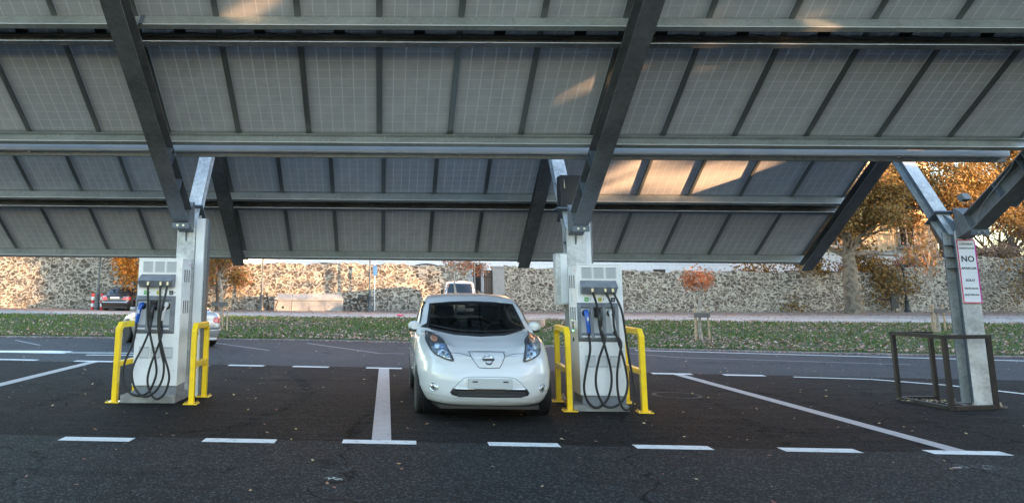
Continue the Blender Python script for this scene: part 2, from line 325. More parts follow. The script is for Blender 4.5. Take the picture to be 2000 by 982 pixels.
def dup(root, loc=None, rot=None, label=None, parent=None):
    r = root.copy(); COL.objects.link(r)
    if loc is not None: r.location = loc
    if rot is not None: r.rotation_euler = rot
    if label: r['label'] = label
    if parent: r.parent = parent
    for c in list(root.children):
        k = c.copy(); COL.objects.link(k); k.parent = r
        for g in list(c.children):
            d = g.copy(); COL.objects.link(d); d.parent = k
    return r
def text(name, s, size, m, parent, loc, rot, spacing=1.0, thick=.0015, sx=1.0):
    cu = bpy.data.curves.new(name, 'FONT'); cu.body = s; cu.size = size; cu.align_x = 'CENTER'; cu.align_y = 'CENTER'; cu.extrude = thick; cu.offset = size*.018 if name == 'lettering' else 0; cu.space_character = spacing; cu.resolution_u = 3
    t = bpy.data.objects.new(name, cu); COL.objects.link(t); dg = bpy.context.evaluated_depsgraph_get(); dg.update()
    me = bpy.data.meshes.new_from_object(t.evaluated_get(dg)); bpy.data.objects.remove(t); bpy.data.curves.remove(cu)
    me.materials.clear(); o = link(name, me, m, parent); o.location = loc; o.rotation_euler = rot; o.scale = (sx, 1, 1); return o
def smooth_path(pts, n=8):
    pts = [Vector(p) for p in pts]; out = []
    P = [pts[0]*2-pts[1]]+pts+[pts[-1]*2-pts[-2]]
    for i in range(1, len(P)-2):
        a, b, c, d = P[i-1:i+3]
        for j in range(n):
            t = j/n; out.append(.5*((2*b)+(c-a)*t+(2*a-5*b+4*c-d)*t*t+(3*b-a-3*c+d)*t**3))
    out.append(pts[-1]); return out
def pix(x, y):
    d = _r*((x-726.99)/1491.62)-_u*((y-307.63)/1491.62)+_f; return d
def G(x, y, z=0):      # where the photograph's ground points lie, used to measure positions
    d = pix(x, y); t = (z-CAMZ)/d.z; return d.x*t, d.y*t

# ------------------------------------------------------------------ ground, road, verge, paving
KX = [-60, -12.7, -2.5, 3, 8.3, 12.4, 17, 25, 60]; KY = [26, 25.9, 25.8, 24.7, 23.3, 22.5, 21.9, 21.2, 21]
def kerbY(x): return float(np.interp(x, KX, KY))
def zb(x): return float(np.interp(x, [-60, -25, -1.6, 18.5, 38.6, 60, 120], [.3, .33, .39, .5, .74, 1, 1.2]))
def gz(x, y):
    k = kerbY(x)+.15
    if y < k: return 0.
    if y < 39: t = (y-k)/(39-k); return .03+(.31-.03)*(t*t*(3-2*t))+.02*(x > 25)*(x-25)*t*.3
    t = min(1, (y-39)/11); return gz(x, 38.999)*(1-t)+zb(x)*t
def strip(name, y0, y1, m, nx, ny, x0, x1, dz=0., kind='structure', parent=None, noise=0):
    vs = []; fs = []
    for i in range(nx+1):
        x = x0+(x1-x0)*i/nx; a, b = y0(x), y1(x)
        for j in range(ny+1):
            y = a+(b-a)*j/ny; vs.append((x, y, gz(x, y)+dz+(random.uniform(-noise, noise) if noise and 0 < j < ny else 0)))
    for i in range(nx):
        for j in range(ny): q = i*(ny+1)+j; fs.append((q, q+ny+1, q+ny+2, q+1))
    me = bpy.data.meshes.new(name); me.from_pydata(vs, [], fs); o = link(name, me, m, parent, True)
    if kind: o['kind'] = kind
    return o
gb = B(); n = 40
gb.v = [(-400+i*20, -200+j*20, -.03 if -200+j*20 < 50 else .28) for i in range(n+1) for j in range(n+1)]
gb.f = [(i*(n+1)+j, (i+1)*(n+1)+j, (i+1)*(n+1)+j+1, i*(n+1)+j+1) for i in range(n) for j in range(n)]
tag(gb.obj('ground', M['earth']), kind='structure')
def fY(x): return 8.72-.033*x+.012*math.sin(x*2.1)+.01*math.sin(x*5.3+1)      # edge of the newer dark asphalt
def bY(x): return 16.98-.09*x if x > 0 else 16.98-.07*x
road = strip('road', lambda x: -70., lambda x: fY(x), M['asphalt_near'], 240, 2, -90, 90)
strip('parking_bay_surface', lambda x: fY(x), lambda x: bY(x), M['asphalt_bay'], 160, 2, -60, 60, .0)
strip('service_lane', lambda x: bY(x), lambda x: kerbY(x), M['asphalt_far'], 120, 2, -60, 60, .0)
kb = B()
for i in range(-40, 40):
    x0, x1 = i*1.0, i*1.0+.985
    kb.poly([(x0, kerbY(x0), -.02), (x1, kerbY(x1), -.02), (x1, kerbY(x1)+.15, -.02), (x0, kerbY(x0)+.15, -.02)], (0, 0, .05))
tag(kb.obj('kerb', M['kerbm'], bevel=.01), kind='structure')
strip('grass_verge', lambda x: kerbY(x)+.15, lambda x: 39.0, M['soil'], 300, 40, -60, 90, 0, noise=.03)
strip('path', lambda x: 39.0, lambda x: 42.6, M['pave'], 60, 2, -60, 90, .012)
strip('promenade', lambda x: 42.6, lambda x: 45.2, M['pave2'], 60, 2, -60, 90, .012)
strip('planting_strip', lambda x: 45.2, lambda x: 50.6, M['leafground'], 60, 2, -60, 90, .012)

# painted markings: children of the bay surface
mk = thing('painted_markings', None, None); mk['kind'] = 'structure'
def quad(name, pts, m, z=.004):
    me = bpy.data.meshes.new(name); me.from_pydata([(p[0], p[1], z) for p in pts], [], [tuple(range(len(pts)))]); o = link(name, me, m, mk); return o
def orect(name, cx, cy, dx, w, m, ang=0., z=.004):
    c, s_ = math.cos(ang), math.sin(ang); return quad(name, [(cx+a*dx/2*c-b*w/2*s_, cy+a*dx/2*s_+b*w/2*c) for a, b in ((-1, -1), (1, -1), (1, 1), (-1, 1))], m, z)
for px, py, L in ((-90, 856, .8), (189, 857.5, .78), (468, 860.3, .79), (741, 863, .80), (1023, 868, .76), (1314, 873.3, .80), (1601, 879, .79), (1889, 884, .80)):
    x, y = G(px, py); orect('dash', x, y, L, .21, M['line_white'], -.03)
for px, py, L in ((20, 702, 1.3), (184, 705.3, .9), (481, 713.6, .78), (607, 716, .78), (750, 718.7, .76), (1312, 729.7, .80), (1453, 732.6, .80)):
    x, y = G(px, py); orect('dash', x, y, L, .24, M['line_white'], -.085)
def seg(name, a, b, w, m, z=.004):
    a = Vector((*G(*a), 0)); b = Vector((*G(*b), 0)); d = (b-a).normalized(); p = Vector((-d.y, d.x, 0))*w/2
    return quad(name, [a-p, b-p, b+p, a+p], m, z)
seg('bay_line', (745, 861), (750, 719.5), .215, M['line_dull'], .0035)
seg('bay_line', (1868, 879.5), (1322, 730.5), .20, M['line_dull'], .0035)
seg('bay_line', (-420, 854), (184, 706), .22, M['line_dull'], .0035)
def lane(pts, w, m):
    for a, b in zip(pts[:-1], pts[1:]): seg('lane_line', a, b, w, m, .005)
lane([(1550, 736), (1700, 740.5), (1850, 752), (2000, 769), (2200, 800)], .13, M['line_white'])
quad('lane_line', [G(-60, 684.3), G(100, 684.6), G(143, 686), G(125, 690.2), G(-60, 687)], M['line_white'])
seg('lane_line', (120, 688.3), (262, 689.2), .16, M['line_white']); seg('lane_line', (168, 693), (262, 693.6), .16, M['line_white'], .006)
for a, b in (((410, 668), (525, 684)), ((600, 670), (742, 690)), ((742, 690), (790, 690.5)), ((30, 664), (78, 674)), ((1230, 690), (1330, 698)), ((1330, 698), (1780, 712)), ((1650, 690), (2050, 708))):
    seg('lane_line', a, b, .10, M['line_faint'])
seg('lane_line', (1240, 684), (2050, 706), .16, M['line_white'], .007)

# small marks on the asphalt
mh = thing('manhole_cover', 'round cast iron manhole cover set flush in the dark bay asphalt', 'manhole', (*G(1322, 772), 0))
B().lathe([(.0, .006), (.33, .006), (.33, .0)], n=32).obj('lid', M['asphalt_bay'], mh, fixn=False)
B().lathe([(.33, .005), (.335, .009), (.385, .009), (.39, .0)], n=32).obj('rim', mat('rim_iron', (.02, .017, .016), .75, .0, noise=(20, (.04, .033, .03), .5, .6)), mh, fixn=False)
def worn(name, col, lo, hi, scale):
    k = NT(name); P = k.tc.outputs['Object']; k.b.inputs['Base Color'].default_value = (*col, 1); k.b.inputs['Roughness'].default_value = .85; k.b.inputs['Specular IOR Level'].default_value = .1
    f = k.rng(k.noise(P, scale, 8, .75), lo, hi); ms = k.n('ShaderNodeMixShader', {0: f, 1: k.n('ShaderNodeBsdfTransparent').outputs[0], 2: k.b.outputs[0]})
    k.t.links.new(ms.outputs[0], k.t.nodes['Material Output'].inputs[0]); return k.m
M['chalk'] = worn('chalk_mark', (.22, .23, .23), .5, .62, 14); M['tyremark'] = worn('tyre_mark', (.0045, .004, .004), .47, .80, 5); M['scuff'] = worn('dry_scuff', (.05, .045, .042), .48, .68, 6)
def band(name, pts, w, m, z):
    P = smooth_path([(x, y, 0) for x, y in pts], 8); vs = []
    for i, p in enumerate(P):
        d = (P[min(i+1, len(P)-1)]-P[max(i-1, 0)]).normalized(); n = Vector((-d.y, d.x, 0))*w/2*(1 if 0 < i < len(P)-1 else .3); vs += [(*(p-n).xy, z), (*(p+n).xy, z)]
    me = bpy.data.meshes.new(name); me.from_pydata(vs, [], [(2*i, 2*i+2, 2*i+3, 2*i+1) for i in range(len(P)-1)]); return link(name, me, m, mk)
x, y = G(657, 915); band('chalk_ring', [(x+.13*math.cos(a), y+.10*math.sin(a)) for a in [2*PI*i/12 for i in range(13)]], .025, M['chalk'], .003)
band('chalk_mark', [G(636, 935), G(648, 933), G(668, 937)], .07, worn('pale_spot', (.5, .5, .45), .45, .55, 30), .0035); band('chalk_mark', [G(1868, 910), G(1900, 911), G(1950, 913)], .22, M['chalk'], .003); band('chalk_mark', [G(1862, 914), G(1876, 913)], .05, worn('pink_spot', (.6, .4, .4), .4, .5, 30), .0045)
for q in (((-6, 15.5), (-4.8, 13.2), (-4.9, 9.5)), ((-1.9, 16), (-1.2, 12.5), (-1.9, 8.8)), ((-.3, 16), (.1, 12.5), (-.4, 8.8)), ((4.2, 15.8), (5.0, 12.2), (4.4, 8.7)), ((5.7, 15.8), (6.5, 12.2), (5.9, 8.7))):
    band('tyre_mark', q, .19, M['tyremark'], .0022)
for q in (((-3.0, 14.6), (-1.2, 14.4), (1, 14.7)), ((3.9, 9.9), (5.2, 9.7), (6.4, 10)), ((-6.4, 13.4), (-5.2, 13.2)), ((5.5, 13.5), (7.4, 13.2), (9, 13.6)), ((-2.2, 12.6), (-.9, 12.9)), ((-4.2, 7.3), (-2.8, 7.1), (-1.2, 7.4)), ((3.4, 11.6), (4.8, 9.9), (5.6, 9.0))):
    band('dry_scuff', q, .30, M['scuff'], .0027)
def scatter_quads(name, pts, smin, smax, m, lift=.006, tilt=.35, kind='stuff', parent=None):
    vs = []; fs = []
    for (x, y, z) in pts:
        s = random.uniform(smin, smax); a = random.uniform(0, 2*PI); tx, ty = random.uniform(-tilt, tilt), random.uniform(-tilt, tilt)
        o = len(vs); k = random.uniform(.5, .9)
        for u, v in ((-1, 0), (-.3, -k), (1, -.1), (.1, k)):
            dx, dy = s*(u*math.cos(a)-v*math.sin(a)), s*(u*math.sin(a)+v*math.cos(a)); vs.append((x+dx, y+dy, z+lift+dx*tx+dy*ty+abs(s)*max(abs(tx), abs(ty))))
        fs.append((o, o+1, o+2, o+3))
    me = bpy.data.meshes.new(name); me.from_pydata(vs, [], fs); o = link(name, me, m, parent)
    if kind: o['kind'] = kind
    return o
lp = []
for _ in range(420):
    x, y = random.uniform(-7, 12), random.uniform(5.5, 17); lp.append((x, y, 0))
for _ in range(500):
    x = random.uniform(-16, 22); y = random.uniform(17, kerbY(x)); lp.append((x, y, 0))
scatter_quads('fallen_leaves', lp, .010, .03, M['litter_y'])
scatter_quads('fallen_leaves', [(random.gauss(8.35, .2), random.gauss(12.35, .12), .03) for _ in range(90)], .012, .03, M['litter_y'])
lp = []
def clump(x, y): return .5+.5*math.sin(x*.55+1.3*math.sin(y*.7)+2)*math.cos(y*.5+.9*math.sin(x*.33))
for _ in range(60000):
    x = random.uniform(-27, 40); y = random.uniform(0, 1); k = kerbY(x); y = k+.15+(39-k)*y**1.35
    if random.random() < .16+.75*clump(x, y)**2.0+(.4 if y < k+.8 else 0)+(.25 if x > 6 else 0): lp.append((x, y, gz(x, y)))
lp = lp[:19000]
scatter_quads('leaf_litter', lp, .024, .055, M['litter'], .05, .6)
lp = []
for _ in range(2600):
    x = random.uniform(-27, 45); k = kerbY(x); lp.append((x, k-abs(random.gauss(0, .16)), 0))
scatter_quads('leaf_litter', lp, .02, .05, M['litter'], .008, .3)
lp = [(random.uniform(-27, 60), random.choice([random.uniform(39, 50), random.gauss(46.8, 1.0)]), 0) for _ in range(7000)]
scatter_quads('leaf_litter', [(x, y, gz(x, y)) for x, y, z in lp], .03, .07, leafmat('litter_red', [(.30, .14, .08), (.20, .10, .065), (.34, .22, .15)], 0), .02, .3)
vs = []; fs = []
for _ in range(90000):
    x = random.uniform(-27, 42); t = random.random(); k = kerbY(x); y = k+.2+(39-k)*t**1.3
    if random.random() > .25+.75*(1-clump(x, y)**1.6): continue
    z = gz(x, y)-.01; h = random.uniform(.05, .13); w = random.uniform(.012, .026)*(1+.04*(y-22)); a = random.uniform(0, PI); lx, ly = random.uniform(-.06, .06), random.uniform(-.06, .06)
    o = len(vs); vs += [(x-w*math.cos(a), y-w*math.sin(a), z), (x+w*math.cos(a), y+w*math.sin(a), z), (x+lx, y+ly, z+h)]; fs.append((o, o+1, o+2))
me = bpy.data.meshes.new('grass'); me.from_pydata(vs, [], fs); tag(link('grass', me, M['blade']), kind='stuff')

# ------------------------------------------------------------------ rubble walls
def stone_wall(name, label, x0, x1, top, m, th=.6, y0=50.):
    vs = []; fs = []; nx = int((x1-x0)/.3)+1; nz = 14; rows = []
    for i in range(nx+1):
        x = x0+(x1-x0)*i/nx; zt = top(x)+random.uniform(-.06, .06)+.07*math.sin(x*1.7+.8*math.sin(x*.9)); z0 = zb(x)-.4; row = []
        prof = [(y0, z0+(zt-z0)*j/nz) for j in range(nz+1)]+[(y0+.08, zt+.05), (y0+th-.08, zt+.05), (y0+th, zt-.03), (y0+th, z0)]
        for y, z in prof: row.append(len(vs)); vs.append((x, y+random.uniform(-.018, .018), z))
        rows.append(row)
    for a, b in zip(rows[:-1], rows[1:]):
        for j in range(len(a)-1): fs.append((a[j], b[j], b[j+1], a[j+1]))
    fs += [tuple(rows[0]), tuple(rows[-1][::-1])]
    me = bpy.data.meshes.new(name); me.from_pydata(vs, [], fs); me.update(); return tag(link(name, me, m), label, 'wall')
stone_wall('stone_wall', 'long rubble stone wall with cream mortar, left of the gate behind the verge', -60, 5.45, lambda x: 3.95 if x < -9.2 else 3.32, M['rubble_l'])
stone_wall('stone_wall', 'darker rubble stone wall running right from the gate pillar', 7.85, 31.5, lambda x: 3.22 if x < 11.3 else 3.06, M['rubble_r'])
stone_wall('stone_wall', 'higher rubble stone wall behind the big tree at the far right', 31.5, 80, lambda x: 3.42 if x < 35 else 4.1, M['rubble_r'])
gp = thing('gate_pillar', 'pale rendered gate pillar at the end of the rubble wall', 'pillar', (7.45, 50, zb(7))); B().b2(-.38, .38, -.05, .7, -.3, 2.75).b2(-.44, .44, -.1, .76, 2.75, 2.86).obj('shaft', M['stonewhite'], gp, bevel=.02)
gd = thing('wooden_gate', 'brown boarded gate standing open beside the pale pillar', 'gate', (6.78, 50.1, zb(7)))
bb = B(); [bb.b2(-.27+i*.11, -.17+i*.11, 0, .05, .05, 2.6) for i in range(5)]; bb.obj('board', M['timber_dark'], gd)
B().b2(-.29, .29, .05, .09, .4, .52).b2(-.29, .29, .05, .09, 2.1, 2.22).obj('rail', M['timber_dark'], gd)

# ------------------------------------------------------------------ building behind the wall
bd = thing('town_building', 'peach rendered building with white tiled lower storey behind the wall', 'building', (0, 58, 0))
B().b2(-9.2, 41.5, 0, 10, -.5, 4.9).obj('tiled_wall', M['tilew'], bd)
B().b2(-9.2, 41.5, .03, 10, 4.93, 13).obj('upper_wall', M['facade'], bd)
B().b2(-9.4, 41.7, -.12, 10.2, 4.86, 4.98).obj('string_course', mat('course', (.5, .5, .52), .8), bd)
B().b2(-10, 42.3, -.7, 10.6, 13, 13.3).poly([(-10, -.7, 13.3), (42.3, -.7, 13.3), (40, 5, 15.5), (-8, 5, 15.5)], (0, 0, .1)).obj('roof', mat('roof_tile', (.35, .15, .08), .9), bd)
for px in (1281, 1448, 1531, 1030):
    x = (px-750)/25.75; B().b2(x-.45, x+.45, -.03, .02, 3.22, 3.44).obj('air_vent', M['timber_dark'], bd)
def bwin(x, z0, z1, w=.62, balc=False, bars=True):
    f = B().b2(x-w, x+w, -.05, .03, z0, z0+.07).b2(x-w, x+w, -.05, .03, z1-.07, z1).b2(x-w, x-w+.1, -.05, .03, z0, z1).b2(x+w-.1, x+w, -.05, .03, z0, z1).b2(x-.04, x+.04, -.04, .03, z0, z1).obj('window', M['whiteblind'], bd)
    B().b2(x-w+.1, x+w-.1, -.015, .02, z0+.07, z1-.07).obj('pane', M['glassdark'], f)
    B().b2(x-w+.1, x-.1, -.04, -.02, z0+.1, z1-.1).obj('curtain', M['whiteblind'], f) if bars else None
    if bars or balc:
        d = .6 if balc else .12; g = B(); zz = z0+(1.0 if balc else (z1-z0)); g.b2(x-w-.15, x+w+.15, -d, -d+.03, zz, zz+.04).b2(x-w-.15, x+w+.15, -d, -d+.03, z0, z0+.04)
        n = 12
        for i in range(n+1): xx = x-w-.15+(2*w+.3)*i/n; g.b2(xx-.012, xx+.012, -d, -d+.025, z0, zz)
        if balc:
            for sx in (-1, 1):
                for j in range(5): g.b2(x+sx*(w+.15)-.012, x+sx*(w+.15)+.012, -d+j*.14, -d+j*.14+.025, z0, zz)
                g.b2(x+sx*(w+.15)-.015, x+sx*(w+.15)+.015, -d, 0, zz, zz+.04)
            B().b2(x-w-.25, x+w+.25, -d-.08, .02, z0-.2, z0-.04).obj('balcony_slab', M['stonewhite'], bd)
        g.obj('railing' if balc else 'window_grille', M['iron'], bd)
bwin(6.85, 1.6, 3.75, .55); bwin(39.2, 5.3, 7.4, .6, True, False)
for xx in (33.5, 28, 22.5, 17): bwin(xx, 5.3, 7.4, .6, True, False)
for px in (636, 832):
    x = (px-749)/25.75; B().tube([(x+1.35*math.cos(t), -.05, 3.05+.62*math.sin(t)) for t in [PI*j/14 for j in range(15)]], .05, 6).obj('window_arch', M['iron'], bd)

# ------------------------------------------------------------------ canopy
TH = .572; C_, S_ = math.cos(TH), math.sin(TH)
can = thing('solar_canopy', 'grey steel carport with two tilted roofs of solar panels on Y-shaped posts', 'carport', (0, 12, 0))
ROOFS = {'near': (9.365, 4.6163), 'far': (14.142, 4.072)}
def RP(roof, x, t, d=0.):      # point on a roof: t down the slope, d below the panel plane; relative to the canopy empty
    y0, z0 = ROOFS[roof]; return Vector((x, y0+t*C_-S_*d-12, z0-t*S_-C_*d))
SLOPE = Matrix.Rotation(-TH, 4, 'X')
# one panel: origin at its upper edge centre, y runs down the slope
pw, pl = .997, 1.955
def panel_proto():
    p = B().b2(-pw/2+.01, pw/2-.01, 0.01, pl-.01, .0, .004).obj('solar_panel', M['panel'], can)
    B().b2(-pw/2+.01, pw/2-.01, .01, pl-.01, .0065, .011).obj('glass', M['lens'], p)
    f = B(); e = .034
    f.b2(-pw/2, -pw/2+.012, 0, pl, -e, .012).b2(pw/2-.012, pw/2, 0, pl, -e, .012).b2(-pw/2+.012, pw/2-.012, 0, .012, -e, .012).b2(-pw/2+.012, pw/2-.012, pl-.012, pl, -e, .012)
    f.b2(-pw/2+.012, -pw/2+.038, 0, pl, -e, -e+.003).b2(pw/2-.038, pw/2-.012, 0, pl, -e, -e+.003)
    f.b2(pw/2-.014, pw/2+.014, 0, pl, -e-.007, -e-.002)
    f.obj('frame', M['rail_alu'], p)
    j = B().b2(-.07, .07, .06, .17, -.028, -.001).obj('junction_box', M['blackp'], p)
    return p
pp = panel_proto(); first = True
panels = []
def put_panel(roof, x, t0):
    global first
    o = pp if first else dup(pp, parent=can); first = False
    P = RP(roof, x, t0, -.034); o.location = P; o.rotation_euler = (-TH, 0, 0)
LINE_OFF = {'near': -.07, 'far': -.006}
for n in range(-8, 9):
    for t0 in (-.45, -2.44): put_panel('near', LINE_OFF['near']+n+.5, t0)
for n in range(-9, 9):
    for t0 in (1.07, -.91): put_panel('far', LINE_OFF['far']+n+.5, t0)
bpy.context.view_layer.update()
# purlins: channel sections running along x; open side up-slope (towards the camera) or down-slope
def purlin(roof, t, open_up, x0, x1, d=.165, top=.0):
    th = .006; w = .07; s = 1 if open_up else -1       # flange direction along slope: -t side is up-slope
    # profile in (t, depth)
    prof = [(0, top), (-s*w, top), (-s*w, top+.02), (-s*(w-th), top+.02), (-s*(w-th), top+th), (-s*th, top+th), (-s*th, d-th), (-s*(w-th), d-th), (-s*(w-th), d-.022), (-s*w, d-.022), (-s*w, d), (0, d)]
    vs = [RP(roof, x0, t+a, b) for a, b in prof]+[RP(roof, x1, t+a, b) for a, b in prof]; n = len(prof)
    b = B().add(vs, [(i, (i+1) % n, n+(i+1) % n, n+i) for i in range(n)]+[tuple(range(n))[::-1], tuple(range(n, 2*n))])
    o = b.obj('purlin', M['purlin'] if not open_up else M['galv_dark'], can)  # open channels get darker steel: their inner shade put into the colour
    bt = B()
    x = x0+.35
    while x < x1:
        p = RP(roof, x, t+(.004 if open_up else -.004)-(0 if open_up else 0), .05); u = Vector((0, -C_, S_))
        for dd in (.05,) if random.random() < .6 else (.05, .11):
            p = RP(roof, x, t, dd); bt.tube([p-u*.002, p+u*.014], .009, 6)
        x += 1.55
    bt.obj('bolt', M['bolt'], o)
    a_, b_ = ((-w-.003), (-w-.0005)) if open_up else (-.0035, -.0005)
    B().add([RP(roof, x, t+a, b) for x in (x0, x1) for a, b in ((a_, d-.010), (b_, d-.010), (b_, d+.001), (a_, d+.001))], [(0, 1, 5, 4), (1, 2, 6, 5), (2, 3, 7, 6), (3, 0, 4, 7), (0, 3, 2, 1), (4, 5, 6, 7)]).obj('sky_glint_strip', M['edge'], o)  # bright strip added as the sky highlight on the bottom flange
    return o
XN0, XN1, XF0, XF1 = -8.1, 9.05, -9.05, 9.02
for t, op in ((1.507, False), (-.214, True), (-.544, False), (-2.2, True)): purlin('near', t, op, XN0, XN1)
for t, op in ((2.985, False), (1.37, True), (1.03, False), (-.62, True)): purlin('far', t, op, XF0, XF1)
for roof, t in (('near', -.33), ('far', 1.19), ('near', -2.3), ('far', -.79)):
    cb = B(); pts = []
    for n in range(-8, 8):
        x0 = LINE_OFF[roof]+n+.5; pts += [RP(roof, x0+.06+.88*j/6, t+.02*math.sin(j*1.3+n), .055+.05*math.sin(PI*j/6)*(.6+.5*((n*7) % 3)/2)) for j in range(7)]
    cb.tube(pts, .006, 5); cb.obj('wiring', M['rubber'], can, True)
# edge trim line between panels' lower edge and purlin (near eave)
B().add([RP('near', x, t, d) for x in (XN0, XN1) for t, d in ((1.46, .036), (1.535, .036), (1.535, .05), (1.46, .05))], [(0, 1, 5, 4), (1, 2, 6, 5), (2, 3, 7, 6), (3, 0, 4, 7), (0, 3, 2, 1), (4, 5, 6, 7)]).obj('clamp_rail', M['purlin'], can)
B().add([RP('far', x, t, d) for x in (XF0, XF1) for t, d in ((3.0, .0), (3.03, .0), (3.03, .19), (3.0, .19))], [(0, 1, 5, 4), (1, 2, 6, 5), (2, 3, 7, 6), (3, 0, 4, 7), (0, 3, 2, 1), (4, 5, 6, 7)]).obj('eave_trim', M['galv_dark'], can)
# beams and gutter under the near eave
def Ibeam(p0, p1, w, h, up, name='beam', m='galv_dark', tf=.016, tw=.010, parent=None):
    pr = [(-w/2, -h/2), (w/2, -h/2), (w/2, -h/2+tf), (tw/2, -h/2+tf), (tw/2, h/2-tf), (w/2, h/2-tf), (w/2, h/2), (-w/2, h/2), (-w/2, h/2-tf), (-tw/2, h/2-tf), (-tw/2, -h/2+tf), (-w/2, -h/2+tf)]
    return B().extr(pr, p0, p1, up).obj(name, M[m], parent or can)
gy, gzz = 10.93-12, 3.60
gt = B(); pr = [(-.055, .045), (-.055, -.0), (-.048, -.03), (-.03, -.042), (.03, -.042), (.055, -.03), (.055, .045), (.05, .045), (.05, -.026), (.028, -.037), (-.028, -.037), (-.044, -.027), (-.05, 0), (-.05, .045)]
gt.add([(x, gy+a, gzz+.03+b) for x in (XN0, XN1-.1) for a, b in pr], [(i, (i+1) % 14, 14+(i+1) % 14, 14+i) for i in range(14)]+[tuple(range(14))[::-1], tuple(range(14, 28))]); gt.obj('gutter', M['gutter'], can, True)
B().b2(XN0, XN1-.05, -.985, -.975, 3.535, 3.66).b2(XN0, XN1-.05, -.975, -.93, 3.535, 3.545).obj('fascia', M['galv_dark'], can)
for x in np.arange(XN0+.8, XN1, 2.1): B().tube([(x, gy, gzz-.026), (x, gy+.0, gzz-.006)], .012, 8).obj('gutter_bracket', M['bolt'], can)
XP = (-3.11, 3.0, 9.0)
nrm = Vector((0, S_, C_)); dwn = Vector((0, C_, -S_))
for k, X in enumerate(XP):
    # near cantilever beam: bottom flange .48 below panels
    h = .28; lo = RP('near', X, 3.03, .43-h/2); hi = RP('near', X, -2.5, .525-h/2)
    nb = Ibeam(hi, lo, .235, h, nrm)
    # far roof beam
    hf = .16; lo2 = RP('far', X, 3.07, .335-hf/2); hi2 = RP('far', X, -.95, .335-hf/2)
    fb = Ibeam(hi2, lo2, .24, hf, nrm)
    # post
    zt = 2.5 if k < 2 else 2.5; z0 = .0; w = .285; d = .27; py = 12.17-12+(-.02 if k else 0)
    pf = [(-w/2, -d/2), (w/2, -d/2), (w/2, -d/2+.018), (.006, -d/2+.018), (.006, d/2-.018), (w/2, d/2-.018), (w/2, d/2), (-w/2, d/2), (-w/2, d/2-.018), (-.006, d/2-.018), (-.006, -d/2+.018), (-w/2, -d/2+.018)]
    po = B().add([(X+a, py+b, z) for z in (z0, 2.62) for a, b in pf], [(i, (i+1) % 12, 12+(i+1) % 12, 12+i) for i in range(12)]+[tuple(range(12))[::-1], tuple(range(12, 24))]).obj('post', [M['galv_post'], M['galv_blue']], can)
    for poly in po.data.polygons:      # sky light put into colour: front faces pale, side and back faces blue-grey
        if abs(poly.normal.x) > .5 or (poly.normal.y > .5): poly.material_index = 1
    B().b2(X-.26, X+.26, py-.24, py+.24, .0, .02).obj('base_plate', mat('rusty_plate', (.12, .08, .06), .7, .4, noise=(8, (.3, .3, .3), .5, .6)), po)
    for sx in (-1, 1):
        for sy in (-1, 1): B().lathe([(.022, .02), (.022, .045), (.012, .045), (.012, .075)], (X+sx*.2, py+sy*.19, 0), 6).obj('anchor_bolt', M['bolt'], po)
    for zz in (2.05, 2.22, 2.4):      # stiffeners across the web
        for sx in (-1, 1): B().b2(min(X+sx*.006, X+sx*.138), max(X+sx*.006, X+sx*.138), py-d/2+.018, py+d/2-.018, zz, zz+.012).obj('stiffener', M['galv_blue'], po)
    # far arm
    a0 = Vector((X, py+.10, 2.52)); a1 = Vector((X, 13.5-12, 4.36)); ad = (a1-a0).normalized(); an = Vector((0, -ad.z, ad.y))
    arm = Ibeam(a0, a1, .215, .20, an, 'arm', 'galv_blue')
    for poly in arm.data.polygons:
        if poly.normal.y < -.3 and abs(poly.normal.x) < .3: poly.material_index = 1  # camera-side arm flange pale: its sky light put into the colour
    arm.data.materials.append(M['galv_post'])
    B().box((0, 0, 0), (.30, .34, .018), Matrix.Translation(a0+ad*.42)@an.to_track_quat('Y', 'Z').to_matrix().to_4x4()).obj('end_plate', M['galv_blue'], arm)
    # gusset joining post, arm and beam
    B().poly([(X-.012, py-.12, 2.3), (X-.012, py+.12, 2.3), (X-.012, py+.32, 2.95), (X-.012, py+.02, 2.78), (X-.012, py-.26, 2.90), (X-.012, py-.20, 2.62)], (.024, 0, 0)).obj('gusset', M['galv_blue'], can)
    # beam lower end plate with bolts and hanging wedge
    e = lo; pl_ = B(); Mx = Matrix.Translation(e-dwn*.42-nrm*(h/2+.012))@nrm.to_track_quat('Z', 'Y').to_matrix().to_4x4()
    q = RP('near', X, 3.02, .42); pl2 = B()
    pl2.add([q+Vector((sx*.13, yy, zz)) for sx in (-1, 1) for yy, zz in ((-.02, -.01), (.012, -.01), (.012, -.095), (-.02, -.095))], [(0, 1, 2, 3), (4, 7, 6, 5), (0, 4, 5, 1), (1, 5, 6, 2), (2, 6, 7, 3), (3, 7, 4, 0)])
    ep = pl2.obj('end_plate', M['galv_blue'], nb, bevel=.002)
    for sx in (-.045, .045): B().lathe([(.018, -.022), (.018, -.036), (.009, -.036), (.009, -.05)], tuple(q+Vector((sx, 0, -.052))), 6, 'y').obj('bolt', M['bolt'], ep)
    yz_ = ((q.y+.014, q.z-.012), (py-d/2-.001, 2.50), (py-d/2-.001, 2.98), (q.y+.17, q.z+.26))
    B().poly([(X-.115, a, b) for a, b in yz_], (.23, 0, 0)).obj('haunch', M['galv_dark'], nb, bevel=.004)
    # web stiffeners on the near beam
    for tt in (2.3, 1.75, 1.62):
        for sx in (-1, 1):
            c = RP('near', X+sx*.06, tt, .45-h/2); B().box((0, 0, 0), (.11, .012, h-.06), Matrix.Translation(c+Vector((0, 0, .02)))@Matrix.Rotation(-TH, 4, 'X')).obj('stiffener', M['galv_blue'], nb)
    for t in (1.52, -.2, -.56): c = RP('near', X+.14, t, .09); B().box((0, 0, 0), (.05, .012, .17), Matrix.Translation(c)@Matrix.Rotation(-TH, 4, 'X')).obj('cleat', M['galv_blue'], nb)
